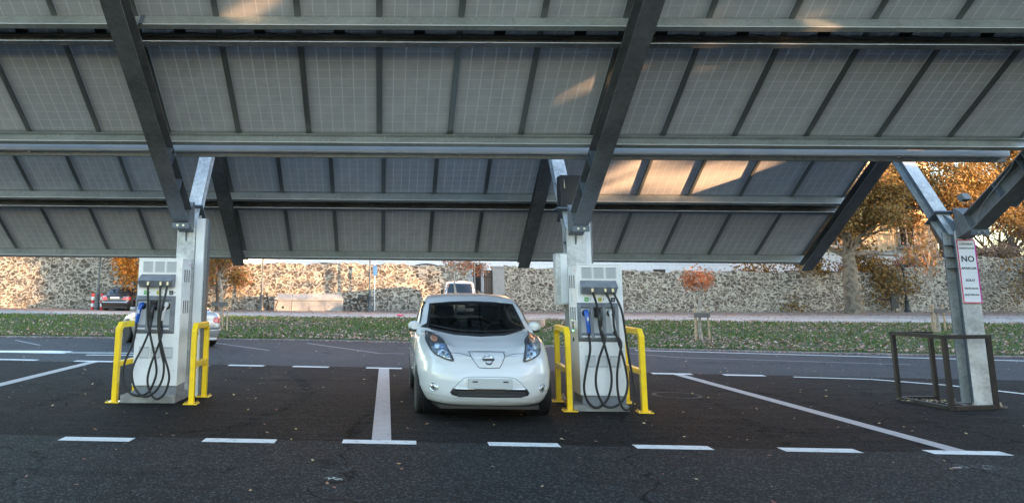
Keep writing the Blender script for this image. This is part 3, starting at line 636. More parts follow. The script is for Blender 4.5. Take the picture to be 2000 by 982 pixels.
# cable ducts behind the two charger posts
for X, w_ in ((XP[0], .135), (XP[1], .10)):
    B().b2(X+.146, X+.146+w_, .055, .12, .0, 2.72).obj('cable_duct', M['gutter'], can, bevel=.004)
    B().b2(X+.20, X+.20+w_*.9, .122, .30, .0, 2.72).obj('cable_duct', M['galv_dark'], can)
cd = smooth_path([RP('near', 8.84, 1.2, .22), RP('near', 8.86, 1.7, .2), RP('near', 8.86, 1.9, .25), RP('near', 8.87, 2.6, .3), RP('near', 8.87, 2.9, .45)], 6)
B().tube(cd, .011, 6).obj('conduit', M['galv_dark'], can, True)
# far gable strut at the right end (seen beyond the last beam)
B().extr([(-.04, -.06), (.04, -.06), (.04, .06), (-.04, .06)], (9.75, -.95, 3.6), (9.55, -.3, 3.0), (0, 1, 0)).obj('brace', M['galv_blue'], can)

# ------------------------------------------------------------------ things fixed to the posts
ec = thing('electrical_cabinet', 'tall grey steel cabinet fixed to the left side of the middle post', 'cabinet', (2.90, 12.08, 1.44), (0, 0, R(-4)))
B().b2(-.225, -.045, -.12, .14, 0, .78).obj('housing', M['galv_post'], ec, bevel=.006)
B().b2(-.15, -.05, -.133, -.121, .02, .76).obj('door', M['gutter'], ec, bevel=.004)
fb = thing('equipment_box', 'black box on a bracket high between the arms of the middle post', 'box', (3.0, 12.45, 2.98))
B().b2(-.14, .2, -.14, .14, .0, .52).obj('housing', M['blackp'], fb, bevel=.01); B().b2(-.2, .25, -.16, .2, -.03, -.005).obj('bracket', M['galv_blue'], fb)
B().b2(-.09, -.07, -.16, -.14, .3, .45).obj('handle', M['chrome'], fb)
fl = thing('floodlight', 'grey floodlight on top of the beam above the no parking sign', 'floodlight', (9.13, 12.06, 3.10), (R(-25), 0, R(20)))
fl.scale = (.62, .62, .62)
B().b2(-.12, .12, -.05, .05, 0, .16).b2(-.13, .13, -.09, -.05, -.01, .17).obj('housing', M['iron_grey'], fl, bevel=.01)
bb = B(); [bb.b2(-.1+.04*i, -.09+.04*i, .05, .085, .01, .15) for i in range(6)]; bb.obj('cooling_fin', M['iron_grey'], fl)
B().tube([(-.14, 0, .08), (-.14, 0, -.1), (.14, 0, -.1), (.14, 0, .08)], .01, 6).obj('bracket', M['iron_grey'], fl)
sg = thing('parking_sign', 'tall white no parking sign with red border on the right hand post', 'sign', (9.0, 11.985+.015, 1.52))
B().b2(-.143, .143, -.012, 0, 0, .965).obj('board', M['signw'], sg)
B().b2(-.143, .128, -.016, -.0125, .95, .965).b2(-.143, .128, -.016, -.0125, 0, .015).b2(-.143, -.128, -.016, -.0125, .015, .95).obj('border', M['signred'], sg)
B().b2(.128, .143, -.016, -.0125, 0, .965).obj('border', M['signmag'], sg)
for s, z, sz, sx in (('CONCESION', .895, .034, 1), ('ADMINISTRATIVA', .83, .029, 1), ('NO', .665, .125, 1.0), ('APARCAR', .525, .05, 1), ('SOLO', .345, .052, 1), ('VEHÍCULOS', .22, .038, 1), ('ELÉCTRICOS', .125, .036, 1)):
    text('lettering', s, sz, M['ink'], sg, (0, -.0135, z), (PI/2, 0, 0), 1.05)

# ------------------------------------------------------------------ chargers
def louvre(bd, x0, x1, z0, z1, y, parent, m='lgrey', n=8, side=None):
    """framed vent with slats; side = +1/-1 puts it on that flank"""
    fr = B(); sl_ = B(); t = .012
    def bx(b, a0, a1, d0, d1, e0, e1):
        if side is None: b.b2(a0, a1, y-d1, y-d0, e0, e1)
        else: b.b2(min(y+side*d0, y+side*d1), max(y+side*d0, y+side*d1), a0, a1, e0, e1)
    bx(fr, x0, x1, 0, t, z0, z0+.02); bx(fr, x0, x1, 0, t, z1-.014, z1); bx(fr, x0, x0+.014, 0, t, z0+.02, z1-.014); bx(fr, x1-.014, x1, 0, t, z0+.02, z1-.014)
    o = fr.obj('vent', M['lgrey'] if side is None else M['white_cab'], parent, bevel=.003)
    bx(sl_, x0+.014, x1-.014, .001, .004, z0+.02, z1-.014)
    sl_.obj('backing', M['vent'] if side is None else M['ventdark'], o)
    s2 = B()
    for i in range(n): z = z0+.026+(z1-z0-.045)*i/n; bx(s2, x0+.014, x1-.014, .004, .009, z, z+(z1-z0)/n*.45)
    s2.obj('slat', M[m], o)
def rounded(x0, x1, z0, z1, r, n=5):
    pts = []
    for cx, cz, a in ((x1-r, z1-r, 0), (x0+r, z1-r, PI/2), (x0+r, z0+r, PI), (x1-r, z0+r, 3*PI/2)):
        pts += [(cx+r*math.cos(a+PI/2*j/n), cz+r*math.sin(a+PI/2*j/n)) for j in range(n+1)]
    return pts
def charger(label, loc, rot, cmap, cables, depth=.56):
    c = thing('ev_charger', label, 'charger', loc, rot, 'rapid chargers in front of the canopy posts'); W = .325; H0, H1 = .235, 2.06
    B().b2(-W, W, 0, depth, H0, H1-.012).obj('cabinet', M['white_cab'], c, bevel=.008)
    B().b2(-W-.006, W+.006, -.006, depth+.006, H1-.012, H1+.008).obj('lid', M['white_cab'], c, bevel=.004)
    B().b2(-W+.03, W-.01, .03, depth-.02, .11, H0).obj('plinth', M['grey_cab'], c)
    B().poly([(-W-.13, -.09, 0), (W+.0, -.06, 0), (W+.05, depth+.08, 0), (-W-.09, depth+.08, 0)], (0, 0, .115)).obj('concrete_base', M['concrete'], c, bevel=.012)
    nx = lambda u: -W+2*W*u
    for u0, u1 in ((.105, .335), (.372, .60), (.637, .868)): louvre(None, nx(u0), nx(u1), 1.855, 2.02, 0, c)
    for u0, u1 in ((.12, .345), (.385, .61), (.65, .88)): louvre(None, nx(u0), nx(u1), .62, .785, 0, c, 'white_cab')
    for s in (-1, 1):
        for z0 in (1.70, 1.24):
            for k in range(3): louvre(None, .08+k*.135, .195+k*.135, z0, z0+.22, s*W, c, 'ventdark', 5, s)
        if s < 0: continue
    # hood
    x0, x1 = nx(.04), nx(.86)
    hd = B().add([(x0+.02, 0, 1.83), (x1, 0, 1.83), (x0-.0, -.14, 1.735), (x1-.01, -.14, 1.735), (x0+.02, -.075, 1.64), (x1-.03, -.075, 1.64), (x0+.02, 0, 1.64), (x1, 0, 1.64)],
        [(0, 1, 3, 2), (2, 3, 5, 4), (4, 5, 7, 6), (0, 2, 4, 6), (1, 7, 5, 3), (0, 6, 7, 1)]).obj('cable_hood', M['grey_cab'], c, bevel=.004)
    GX = (nx(.29), nx(.57), nx(.73))
    for g in GX: B().tube([(g, -.08, 1.72), (g, -.125, 1.70), (g, -.13, 1.665)], [.024, .024, .018], 10).obj('cable_gland', M['brass'], hd, True)
    # stickers
    for u, m_, s in ((.2, 'green', '='), (.49, 'yellowst', 'H'), (.775, 'ink', 'o')):
        k = B().b2(nx(u)-.03, nx(u)+.03, -.003, -.0005, 1.53, 1.59).obj('sticker', M[m_], c)
        text('symbol', s, .05, M['whitep'] if m_ != 'yellowst' else M['ink'], k, (nx(u), -.0045, 1.56), (PI/2, 0, 0), thick=.0008)
        B().b2(nx(u)+.045, nx(u)+.056, -.002, -.0005, 1.55, 1.575).obj('print', M['inkgrey'], k)
    # socket panel: bevelled grey frame with three niches
    X0, X1, Z0, Z1, dp = nx(-.015), nx(.885), .97, 1.515, .055
    fr = B(); b_ = .045; o_ = [(X0, 0, Z0), (X1, 0, Z0), (X1, 0, Z1), (X0+.0, 0, Z1)]; i_ = [(X0+b_*.4, -dp, Z0+b_), (X1-b_, -dp, Z0+b_), (X1-b_, -dp, Z1-b_), (X0+b_*.4, -dp, Z1-b_)]
    nich = [(nx(.045), nx(.25)), (nx(.32), nx(.52)), (nx(.58), nx(.785))]; zz0, zz1 = 1.045, 1.455
    fr.add(o_+i_, [(0, 1, 5, 4), (1, 2, 6, 5), (2, 3, 7, 6), (3, 0, 4, 7)])
    xs = [X0+b_*.4]+[v for q in nich for v in q]+[X1-b_]
    for i in range(0, len(xs), 2): fr.add([(xs[i], -dp, Z0+b_), (xs[i+1], -dp, Z0+b_), (xs[i+1], -dp, Z1-b_), (xs[i], -dp, Z1-b_)], [(0, 1, 2, 3)])
    for a, b in nich:
        fr.add([(a, -dp, Z0+b_), (b, -dp, Z0+b_), (b, -dp, zz0), (a, -dp, zz0)], [(0, 1, 2, 3)]); fr.add([(a, -dp, zz1), (b, -dp, zz1), (b, -dp, Z1-b_), (a, -dp, Z1-b_)], [(0, 1, 2, 3)])
        fr.add([(a, -dp, zz0), (b, -dp, zz0), (b, -dp, zz1), (a, -dp, zz1), (a, -.012, zz0+.05), (b, -.012, zz0+.05), (b, -.012, zz1-.02), (a, -.012, zz1-.02)], [(0, 1, 5, 4), (1, 2, 6, 5), (2, 3, 7, 6), (3, 0, 4, 7)])
    sp = fr.obj('socket_panel', M['grey_cab'], c)
    for a, b in nich: B().b2(a, b, -.013, -.011, zz0, zz1).obj('niche', M['lgrey'], sp)
    # holsters and connectors
    ends = []
    for k, ((a, b), m_) in enumerate(zip(nich, ('blue', 'blackp', 'whitep'))):
        cx = (a+b)/2; zt = 1.385
        if k != 1: B().lathe([(.0, -.020), (.052, -.020), (.052, -.014)], (cx+.01, 0, zt-.015), 20, 'y').obj('holster', M['blackp'], sp)
        else: B().b2(cx-.055, cx+.045, -.05, -.014, zt-.075, zt+.06).obj('holster', M['blackp'], sp, bevel=.006)
        ex = cx+cmap['lean'][k]; zb_ = cmap['zb'][k]
        con = B().tube(smooth_path([(cx+.01, -.02, zt-.01), (cx+.01, -.065, zt+.005), (cx+(ex-cx)*.2, -.10, zt-.03), (cx+(ex-cx)*.55, -.12, (zt+zb_)/2), (ex, -.115, zb_)], 4),
            [.03]*3+[.036]*3+[.038]*2+[.034]*3+[.031]*3+[.028]*3, 12)
        cn = con.obj('connector', M[m_], c, True)
        if k == 2: B().tube([(cx+.005, -.135, zt-.02), (cx+(ex-cx)*.5, -.158, (zt+zb_)/2+.03)], .012, 6).obj('trigger', M['blackp'], cn)
        if k == 0: B().b2(cx-.012+(ex-cx)*.3, cx+.014+(ex-cx)*.3, -.158, -.146, zt-.12, zt-.07).obj('label', M['lgrey'], cn)
        B().b2(a+.005, b-.0, -.075, -.05, zz0-.01, zz0+.012).obj('cable_rest', M['whitep'], sp, bevel=.003)
        B().tube([(ex, -.115, zb_+.01), (ex, -.115, zb_-.05)], [.02, .016], 8).obj('strain_relief', M['rubber'], cn)
        ends.append((ex, zb_-.04))
    for k, pts in enumerate(cables):
        P = [(cmap['x'](p), cmap['z'](p)) for p in pts]; P[0] = (GX[k], 1.67); P[-1] = ends[k]; n = len(P); yo = (-.13, -.165, -.20)[k]
        path = []
        for i, (x, z) in enumerate(P):
            t = i/(n-1); y = -.13 if i == 0 else (-.115 if i == n-1 else yo+.05*math.sin(t*PI)*(-.6 if k % 2 else .35)); path.append((x, y, max(z, .075)))
        B().tube(smooth_path(path, 7), .0165, 8).obj('cable', M['rubber'], c, True)
    # flank details: warning triangle, reader with green lights, lock
    s = -1; xx = -W
    B().poly([(xx-.001, .33, 1.70), (xx-.001, .40, 1.70), (xx-.001, .365, 1.82)], (-.001, 0, 0)).obj('warning_sign', M['orange'], c)
    for z in (1.62, 1.59, 1.56, 1.53): B().b2(xx-.002, xx-.0005, .31, .37, z, z+.012).obj('print', M['vent'], c)
    for a in range(8): B().b2(xx-.002, xx-.0005, .30+.05*math.cos(a*PI/4)+.03, .32+.05*math.cos(a*PI/4)+.03, 1.335+.06*math.sin(a*PI/4), 1.355+.06*math.sin(a*PI/4)).obj('print', M['orange'] if a % 2 else M['inkgrey'], c)
    rd = B().b2(xx-.004, xx, .29, .36, 1.10, 1.26).obj('card_reader', M['blackp'], c); B().b2(xx-.007, xx-.0042, .29, .36, 1.242, 1.26).b2(xx-.007, xx-.0042, .29, .36, 1.10, 1.118).obj('status_light', M['led'], rd)
    B().lathe([(0, -.008), (.03, -.008), (.034, 0)], (xx, .325, .985), 14, 'x').obj('lock', M['blackp'], c)
    text('maker_mark', 'CI+', .035, M['redst'], c, (-W-.001, .1, 1.975), (PI/2, 0, -PI/2), thick=.0006); text('maker_mark', 'CI+', .04, M['redst'], c, (W+.001, depth-.1, 1.975), (PI/2, 0, PI/2), thick=.0006)
    sc_ = B()
    for x, z in ((-W+.03, 1.87), (W-.03, 1.9), (W-.04, .9), (W-.05, .45), (-W+.03, .9)): sc_.lathe([(0, -.004), (.006, -.004), (.007, 0)], (x, 0, z), 8, 'y')
    sc_.obj('screw', M['vent'], c)
    return c
sL = 259/.65
mapL = dict(x=lambda p: (p[0]-(352-(p[1]-60)*.059))/418*1.03, z=lambda p: 2.07-(p[1]-60)/421., lean=(-.045, -.005, -.03), zb=(1.13, 1.19, 1.165))
cabL = [[(300, 235), (286, 330), (285, 450), (305, 560), (330, 690), (330, 770), (290, 860), (235, 885), (175, 865), (140, 790), (150, 690), (200, 570), (228, 470)],
    [(375, 235), (362, 330), (352, 450), (365, 600), (385, 700), (375, 790), (330, 860), (270, 885), (220, 840), (200, 760), (215, 690), (260, 600), (300, 500), (320, 425)],
    [(414, 235), (390, 320), (365, 420), (362, 520), (385, 640), (412, 740), (412, 800), (385, 870), (340, 900), (305, 860), (290, 790), (310, 700), (350, 600), (375, 520), (386, 450)]]
charger('tall white rapid charger with its right flank showing, left of the car', (-3.31, 11.42, 0), (0, 0, R(1.0)), mapL, cabL)
mapR = dict(x=lambda p: (p[0]-(320+(p[1]-105)*.041))/404*1.06, z=lambda p: 2.03-(p[1]-105)/404., lean=(.02, .005, .03), zb=(1.10, 1.19, 1.13))
cabR = [[(290, 265), (300, 340), (315, 460), (345, 570), (372, 680), (375, 770), (350, 850), (300, 888), (255, 860), (232, 790), (240, 700), (262, 580), (277, 490)],
    [(362, 265), (375, 340), (385, 450), (415, 560), (440, 660), (452, 760), (430, 840), (380, 878), (330, 870), (295, 800), (287, 720), (305, 620), (335, 520), (345, 445)],
    [(400, 262), (420, 350), (440, 470), (455, 580), (475, 700), (490, 800), (480, 860), (450, 895), (420, 870), (402, 800), (398, 700), (410, 600), (418, 530), (422, 470)]]
charger('tall white rapid charger with green lit card reader on its flank, right of the car', (3.11, 11.17, -.035), (0, R(.0), R(-1.0)), mapR, cabR)

# ------------------------------------------------------------------ yellow guard rails
def guard(label, xf, yf, xb, yb, h=1.135, tagit=False):
    L = math.hypot(xb-xf, yb-yf); a = math.atan2(-(xb-xf), yb-yf)
    g = thing('guard_rail', label, 'guard rail', (xf, yf, 0), (0, 0, a), 'yellow guard rails beside the chargers'); w = .042; c = .10
    o = [(-w, 0), (-w, h-c), (c-w, h), (L-c+w, h), (L+w, h-c), (L+w, 0), (L-w, 0), (L-w, h-c-.03), (L-c+.01, h-2*w), (c-.01, h-2*w), (w, h-c-.03), (w, 0)]
    B().poly([(-w*.9, y, z) for y, z in o], (w*1.8, 0, 0)).obj('frame', M['yellow'], g, bevel=.008)
    B().b2(-w*.8, w*.8, w+.0005, L-w-.0005, .50, .575).obj('crossbar', M['yellow'], g, bevel=.006)
    for y in (0, L):
        p = B().b2(-.1, .1, y-.1, y+.1, .0, .014).obj('base_plate', M['yellow'], g, bevel=.003)
        for sx in (-1, 1):
            for sy in (-1, 1): B().lathe([(.016, .014), (.016, .028), (.008, .028), (.008, .04)], (sx*.072, y+sy*.072, 0), 6).obj('bolt', M['rust'], p)
    if tagit:
        k = B().b2(-.03, .04, w+.06, w+.063, h-.21, h-.1).obj('tag', M['whitep'], g); text('lettering', 'EN', .045, M['ink'], k, (.005, w+.0585, h-.155), (PI/2, 0, 0), thick=.0006)
guard('yellow tubular guard rail at the far left of the left charger', -3.87, 11.42, -3.80, 12.12)
guard('yellow tubular guard rail with small white tag, between left charger and car', -2.735, 11.34, -2.735, 12.12, 1.13, True)
guard('yellow tubular guard rail between the white car and right charger', 2.605, 11.10, 2.665, 12.05, 1.14)
guard('yellow tubular guard rail on the right side of the right charger', 3.62, 11.04, 3.66, 11.95, 1.13)

# ------------------------------------------------------------------ steel frame round the right post
rk = thing('steel_barrier', 'dark brown open box frame of square tube around the right post foot', 'barrier', (8.2, 11.6, 0))
fl_, fr_, bl_, br_ = Vector((.02, 0, 0)), Vector((.83, .22, 0)), Vector((-.04, 1.05, 0)), Vector((.62, 1.15, 0)); t = .028; H = 1.06
for p in (fl_, fr_, bl_, br_): B().b2(p.x-t, p.x+t, p.y-t, p.y+t, .0, H-2*t-.001).obj('leg', M['brownsteel'], rk)
def sq(a, b, z): return B().extr([(-t*.98, -t), (t*.98, -t), (t*.98, t), (-t*.98, t)], a+Vector((0, 0, z)), b+Vector((0, 0, z)), (0, 0, 1)).obj('rail', M['brownsteel'], rk)
sq(fl_+Vector((-.028, 0, 0)), fr_+Vector((.03, .008, 0)), H-t); sq(bl_+Vector((-.028, 0, 0)), br_+Vector((.028, 0, 0)), H-t); sq(bl_+(fl_-bl_)*.03, bl_+(fl_-bl_)*.97, H-t)
sq(fl_+(fr_-fl_)*.05, fl_+(fr_-fl_)*.95, t); sq(bl_+(br_-bl_)*.06, bl_+(br_-bl_)*.94, t); sq(bl_+(fl_-bl_)*.04, bl_+(fl_-bl_)*.96, t)

# ------------------------------------------------------------------ vehicles: implicit body, surface nets
def surface_net(F, org, h):
    nx, ny, nz = F.shape; s = F < 0
    cnt = np.zeros((nx-1, ny-1, nz-1)); acc = np.zeros((nx-1, ny-1, nz-1, 3))
    offs = [(a, b, c) for a in (0, 1) for b in (0, 1) for c in (0, 1)]
    for o in offs:
        for ax in range(3):
            if o[ax]: continue
            p = list(o); p[ax] = 1
            A = F[o[0]:nx-1+o[0], o[1]:ny-1+o[1], o[2]:nz-1+o[2]]; Bv = F[p[0]:nx-1+p[0], p[1]:ny-1+p[1], p[2]:nz-1+p[2]]
            m = (A < 0) != (Bv < 0); t = np.where(m, A/np.where(m, A-Bv, 1), 0)
            for q in range(3): acc[..., q] += np.where(m, o[q]+(t if q == ax else 0), 0)
            cnt += m
    act = cnt > 0; idx = -np.ones(act.shape, int); idx[act] = np.arange(act.sum())
    ijk = np.argwhere(act); V = (acc[act]/cnt[act][:, None]+ijk)*h+np.array(org); fs = []
    for ax in range(3):
        u, v = (ax+1) % 3, (ax+2) % 3
        sl0 = [slice(None)]*3; sl1 = [slice(None)]*3; sl0[ax] = slice(0, -1); sl1[ax] = slice(1, None)
        A = s[tuple(sl0)]; Bq = s[tuple(sl1)]; m = A != Bq
        e = np.argwhere(m); e = e[(e[:, u] > 0) & (e[:, v] > 0) & (e[:, u] < F.shape[u]-1) & (e[:, v] < F.shape[v]-1)]
        def cell(du, dv): q = e.copy(); q[:, u] -= du; q[:, v] -= dv; return idx[q[:, 0], q[:, 1], q[:, 2]]
        q4 = np.stack([cell(1, 1), cell(0, 1), cell(0, 0), cell(1, 0)], 1); flip = ~A[e[:, 0], e[:, 1], e[:, 2]]
        q4[flip] = q4[flip][:, ::-1]; fs.append(q4)
    return V, np.concatenate(fs)
def smax(a, b, k): return np.maximum(a, b)+np.maximum(k-np.abs(a-b), 0)**2/(4*k)
def smin(a, b, k): return -smax(-a, -b, k)
def poly_sdf(px, pz, pts):
    d = np.full(px.shape, 1e9); ins = np.zeros(px.shape, bool); n = len(pts)
    for i in range(n):
        x0, y0 = pts[i]; x1, y1 = pts[(i+1) % n]; ex, ey = x1-x0, y1-y0; wx, wy = px-x0, pz-y0
        t = np.clip((wx*ex+wy*ey)/(ex*ex+ey*ey), 0, 1); d = np.minimum(d, np.hypot(wx-ex*t, wy-ey*t))
        c = ((y0 > pz) != (y1 > pz)) & (px < (x1-x0)*(pz-y0)/((y1-y0) if abs(y1-y0) > 1e-9 else 1e-9)+x0); ins ^= c
    return np.where(ins, -d, d)
def body_mesh(p, h=.02):
    xs = np.arange(-p['W']-.12, p['W']+.12+h, h); ys = np.arange(-.15, p['L']+.15, h); zs = np.arange(.08, p['H']+.12, h)
    X, Y, Z = np.meshgrid(xs, ys, zs, indexing='ij')
    def nrmz(f):
        g = np.gradient(f, h); return f/np.maximum(np.sqrt(g[0]**2+g[1]**2+g[2]**2), .35)
    L, W = p['L'], p['W']; ax = np.abs(X)
    zt = np.interp(Y[0, :, 0], *zip(*p['top']))[None, :, None]+p.get('crown', 0)*-(ax/W)**4
    if 'ridge' in p: zt = zt+p['ridge'](ax, Y)
    yf = np.interp(Z[0, 0, :], *zip(*p['nose']))[None, None, :]; yr = L-np.interp(Z[0, 0, :], *zip(*p['tail']))[None, None, :]
    wz = np.interp(Z[0, 0, :], *zip(*p['side']))[None, None, :]
    u = np.clip((Y-yf)/p['fl'], 1e-4, 1); v = np.clip((yr-Y)/p['rl'], 1e-4, 1)
    wp = (1-(1-u)**2)**p['fe']*(1-(1-v)**2)**p['re']*(1-p.get('wasp', 0)*np.clip((Y-L*.6)/(L*.4), 0, 1)**2)
    f = nrmz(ax-W*wp*wz); f = smax(f, nrmz(yf-Y), .05); f = smax(f, nrmz(Y-yr), .05); f = smax(f, nrmz(Z-zt), .07); f = smax(f, p['sill']-Z, .04)
    # greenhouse
    ysh = Y-p.get('wrap', .45)*X*X*np.clip((L*.55-Y)/.6, 0, 1)+p.get('wrapr', .25)*X*X*np.clip((Y-L*.6)/.6, 0, 1)
    zr = np.interp(ysh.ravel(), *zip(*p['roof'])).reshape(ysh.shape)-p.get('rcrown', .05)*(ax/.6)**2.5
    gw = np.interp(Z[0, 0, :], *zip(*p['gh']))[None, None, :]*np.interp(Y[0, :, 0], *zip(*p['ghy']))[None, :, None]
    g = smax(nrmz(ax-gw), nrmz(Z-zr), p.get('kr', .09)); g = smax(g, .8-Z, .02); f = smin(f, g, .05)
    solid = f.copy()
    for ya in p['axles']:
        d = np.hypot(Y-ya, Z-p['wr'])-(p['wr']+.045); f = smax(f, -np.maximum(d, (p['track']-.13)-ax), .015)
    f = np.maximum(f, -np.maximum(Z-.30, ax-.62)) if p.get('tunnel') else f
    if p.get('cut') is not None:
        c = p['cut']
        cav = np.maximum(g+.05, .62-Z); cav = np.maximum(cav, .95-Y)
        f = np.maximum(f, -cav)
        ws = np.maximum(poly_sdf(X, Z, c['front']), Y-2.6); f = np.maximum(f, -ws)
        rw = np.maximum(poly_sdf(X, Z, c['rear']), 3.2-Y); f = np.maximum(f, -rw)
        for pl in c['side']: f = np.maximum(f, -np.maximum(poly_sdf(Y, Z, pl), .3-ax))
    out = []
    for q in (solid, f):
        V, Fq = surface_net(q, (xs[0], ys[0], zs[0]), h); out.append((V, Fq))
    return out
def arr_mesh(name, V, Fq):
    me = bpy.data.meshes.new(name); me.vertices.add(len(V)); me.vertices.foreach_set('co', V.astype('f').ravel()); n = len(Fq)
    me.loops.add(4*n); me.loops.foreach_set('vertex_index', Fq.astype('i').ravel()); me.polygons.add(n); me.polygons.foreach_set('loop_start', np.arange(0, 4*n, 4, dtype='i'))
    me.update(calc_edges=True); me.validate(); me.shade_smooth(); return me
def bvh_of(V, Fq): return BVHTree.FromPolygons([tuple(v) for v in V], [tuple(int(i) for i in q) for q in Fq])
def conform(name, poly, ax, bvh, m, parent, off=.004, th=.006, step=.05, side=1, far=3., smooth=True):
    """a panel cut to a 2D outline and laid on the body. ax 'f' front (x,z), 'r' rear (x,z), 's' flank (y,z) on the given side, 't' from above (x,y)"""
    bm = bmesh.new(); vs = [bm.verts.new((a, b, 0)) for a, b in poly]; bm.faces.new(vs)
    xs = [q[0] for q in poly]; ys = [q[1] for q in poly]
    for k in range(int(math.floor(min(xs)/step)), int(max(xs)/step)+2): bmesh.ops.bisect_plane(bm, geom=bm.verts[:]+bm.edges[:]+bm.faces[:], plane_co=(k*step, 0, 0), plane_no=(1, 0, 0))
    for k in range(int(math.floor(min(ys)/step)), int(max(ys)/step)+2): bmesh.ops.bisect_plane(bm, geom=bm.verts[:]+bm.edges[:]+bm.faces[:], plane_co=(0, k*step, 0), plane_no=(0, 1, 0))
    bad = []
    for v in bm.verts:
        a, b = v.co.x, v.co.y
        o, d = {'f': ((a, -far, b), (0, 1, 0)), 'r': ((a, 9, b), (0, -1, 0)), 's': ((side*far, a, b), (-side, 0, 0)), 't': ((a, b, 4), (0, 0, -1))}[ax]
        hit, nn, _, _ = bvh.ray_cast(Vector(o), Vector(d))
        if hit is None: bad.append(v); continue
        if nn.dot(Vector(d)) > 0: nn = -nn
        v.co = hit+nn*off
    if bad: bmesh.ops.delete(bm, geom=bad, context='VERTS')
    bmesh.ops.recalc_face_normals(bm, faces=bm.faces)
    fc = sum((f.normal*f.calc_area() for f in bm.faces), Vector()); dd = {'f': Vector((0, -1, .3)), 'r': Vector((0, 1, .3)), 's': Vector((side, 0, 0)), 't': Vector((0, 0, 1))}[ax]
    if fc.dot(dd) < 0: bmesh.ops.reverse_faces(bm, faces=bm.faces)
    me = bpy.data.meshes.new(name); bm.to_mesh(me); bm.free(); o = link(name, me, m, parent, False)
    me.shade_smooth()
    if m in (M['glass'], M['lens']): return o
    so_ = o.modifiers.new('thick', 'SOLIDIFY'); so_.thickness = th; so_.offset = -1; so_.use_even_offset = False
    return o
def surf_line(name, pts, ax, bvh, m, parent, r=.0035, side=1, n=6, off=.0):
    P = []
    for q in smooth_path([(a, b, 0) for a, b in pts], n):
        a, b = q.x, q.y; o, d = {'f': ((a, -3, b), (0, 1, 0)), 'r': ((a, 9, b), (0, -1, 0)), 's': ((side*3, a, b), (-side, 0, 0)), 't': ((a, b, 4), (0, 0, -1))}[ax]
        hit, nn, _, _ = bvh.ray_cast(Vector(o), Vector(d))
        if hit is not None: P.append(hit+(nn if nn.dot(Vector(d)) < 0 else -nn)*off)
    if len(P) > 1: return B().tube(P, r, 6).obj(name, m, parent, True)
def mirx(P): return [(-a, b) for a, b in P][::-1]
def wheel(c, x, y, r, w, side, steer=0):
    """tyre with a spoked rim; side = +1/-1 is the outer side"""
    t = B(); prof = [(r*.66, -w*.48), (r*.86, -w*.5), (r*.95, -w*.46), (r, -w*.36)]
    for k in range(5): g = -w*.3+k*w*.15; prof += [(r, g-.02*w), (r-.007, g), (r-.007, g+.012), (r, g+.014)] if k not in (0,) else [(r, g)]
    prof += [(r, w*.36), (r*.95, w*.46), (r*.86, w*.5), (r*.66, w*.48)]
    t.lathe(prof, (0, 0, 0), 40, 'x'); o = t.obj('wheel', M['tyre'], c, True, fixn=True); o.location = (x, y, r); o.rotation_euler = (0, 0, steer)
    rm = B(); rm.lathe([(r*.67, -w*.3), (r*.68, side*w*.4), (r*.63, side*w*.42), (r*.61, side*w*.2)], n=32, axis='x')
    for k in range(5):
        a = 2*PI*k/5
        for da in (-.13, .13): rm.box((0, 0, 0), (.025, r*.5, .035), Matrix.Rotation(a, 4, 'X')@Matrix.Translation((side*w*.36, r*.36, 0))@Matrix.Rotation(da, 4, 'X'))
    rm.lathe([(.0, side*w*.42), (.05, side*w*.42), (.06, side*w*.3)], n=16, axis='x'); rm.obj('rim', M['rim'], o)
    B().lathe([(.0, 0), (r*.5, 0), (r*.5, .01)], n=24, axis='x').obj('brake_disc', M['lampdark'], o)
    return o

# ---- the white hatchback
hb = thing('parked_car', 'pearl white five door hatchback facing us, parked between the two chargers', 'car', (1.345, 9.90, 0), (0, 0, R(-.3)))
def ridge(ax, Y):
    d = np.abs(ax-(.47+.27*np.clip((Y-.2)/.85, 0, 1)))
    return .050*np.exp(-(d/.12)**2)*np.clip((Y-.05)/.35, 0, 1)*np.clip((1.35-Y)/.4, 0, 1)-.012*np.exp(-(ax/.3)**2)*np.clip(Y/.4, 0, 1)
front_ws = [(-.69, 1.10), (-.35, 1.045), (0, 1.03), (.35, 1.045), (.69, 1.10), (.615, 1.425), (.3, 1.452), (0, 1.458), (-.3, 1.452), (-.615, 1.425)]
rear_ws = [(-.58, 1.12), (.58, 1.12), (.50, 1.40), (-.50, 1.40)]
s1 = [(1.72, 1.12), (2.35, 1.12), (2.35, 1.44), (2.20, 1.435)]; s2 = [(2.43, 1.10), (3.30, 1.15), (3.45, 1.38), (3.1, 1.45), (2.43, 1.46)]
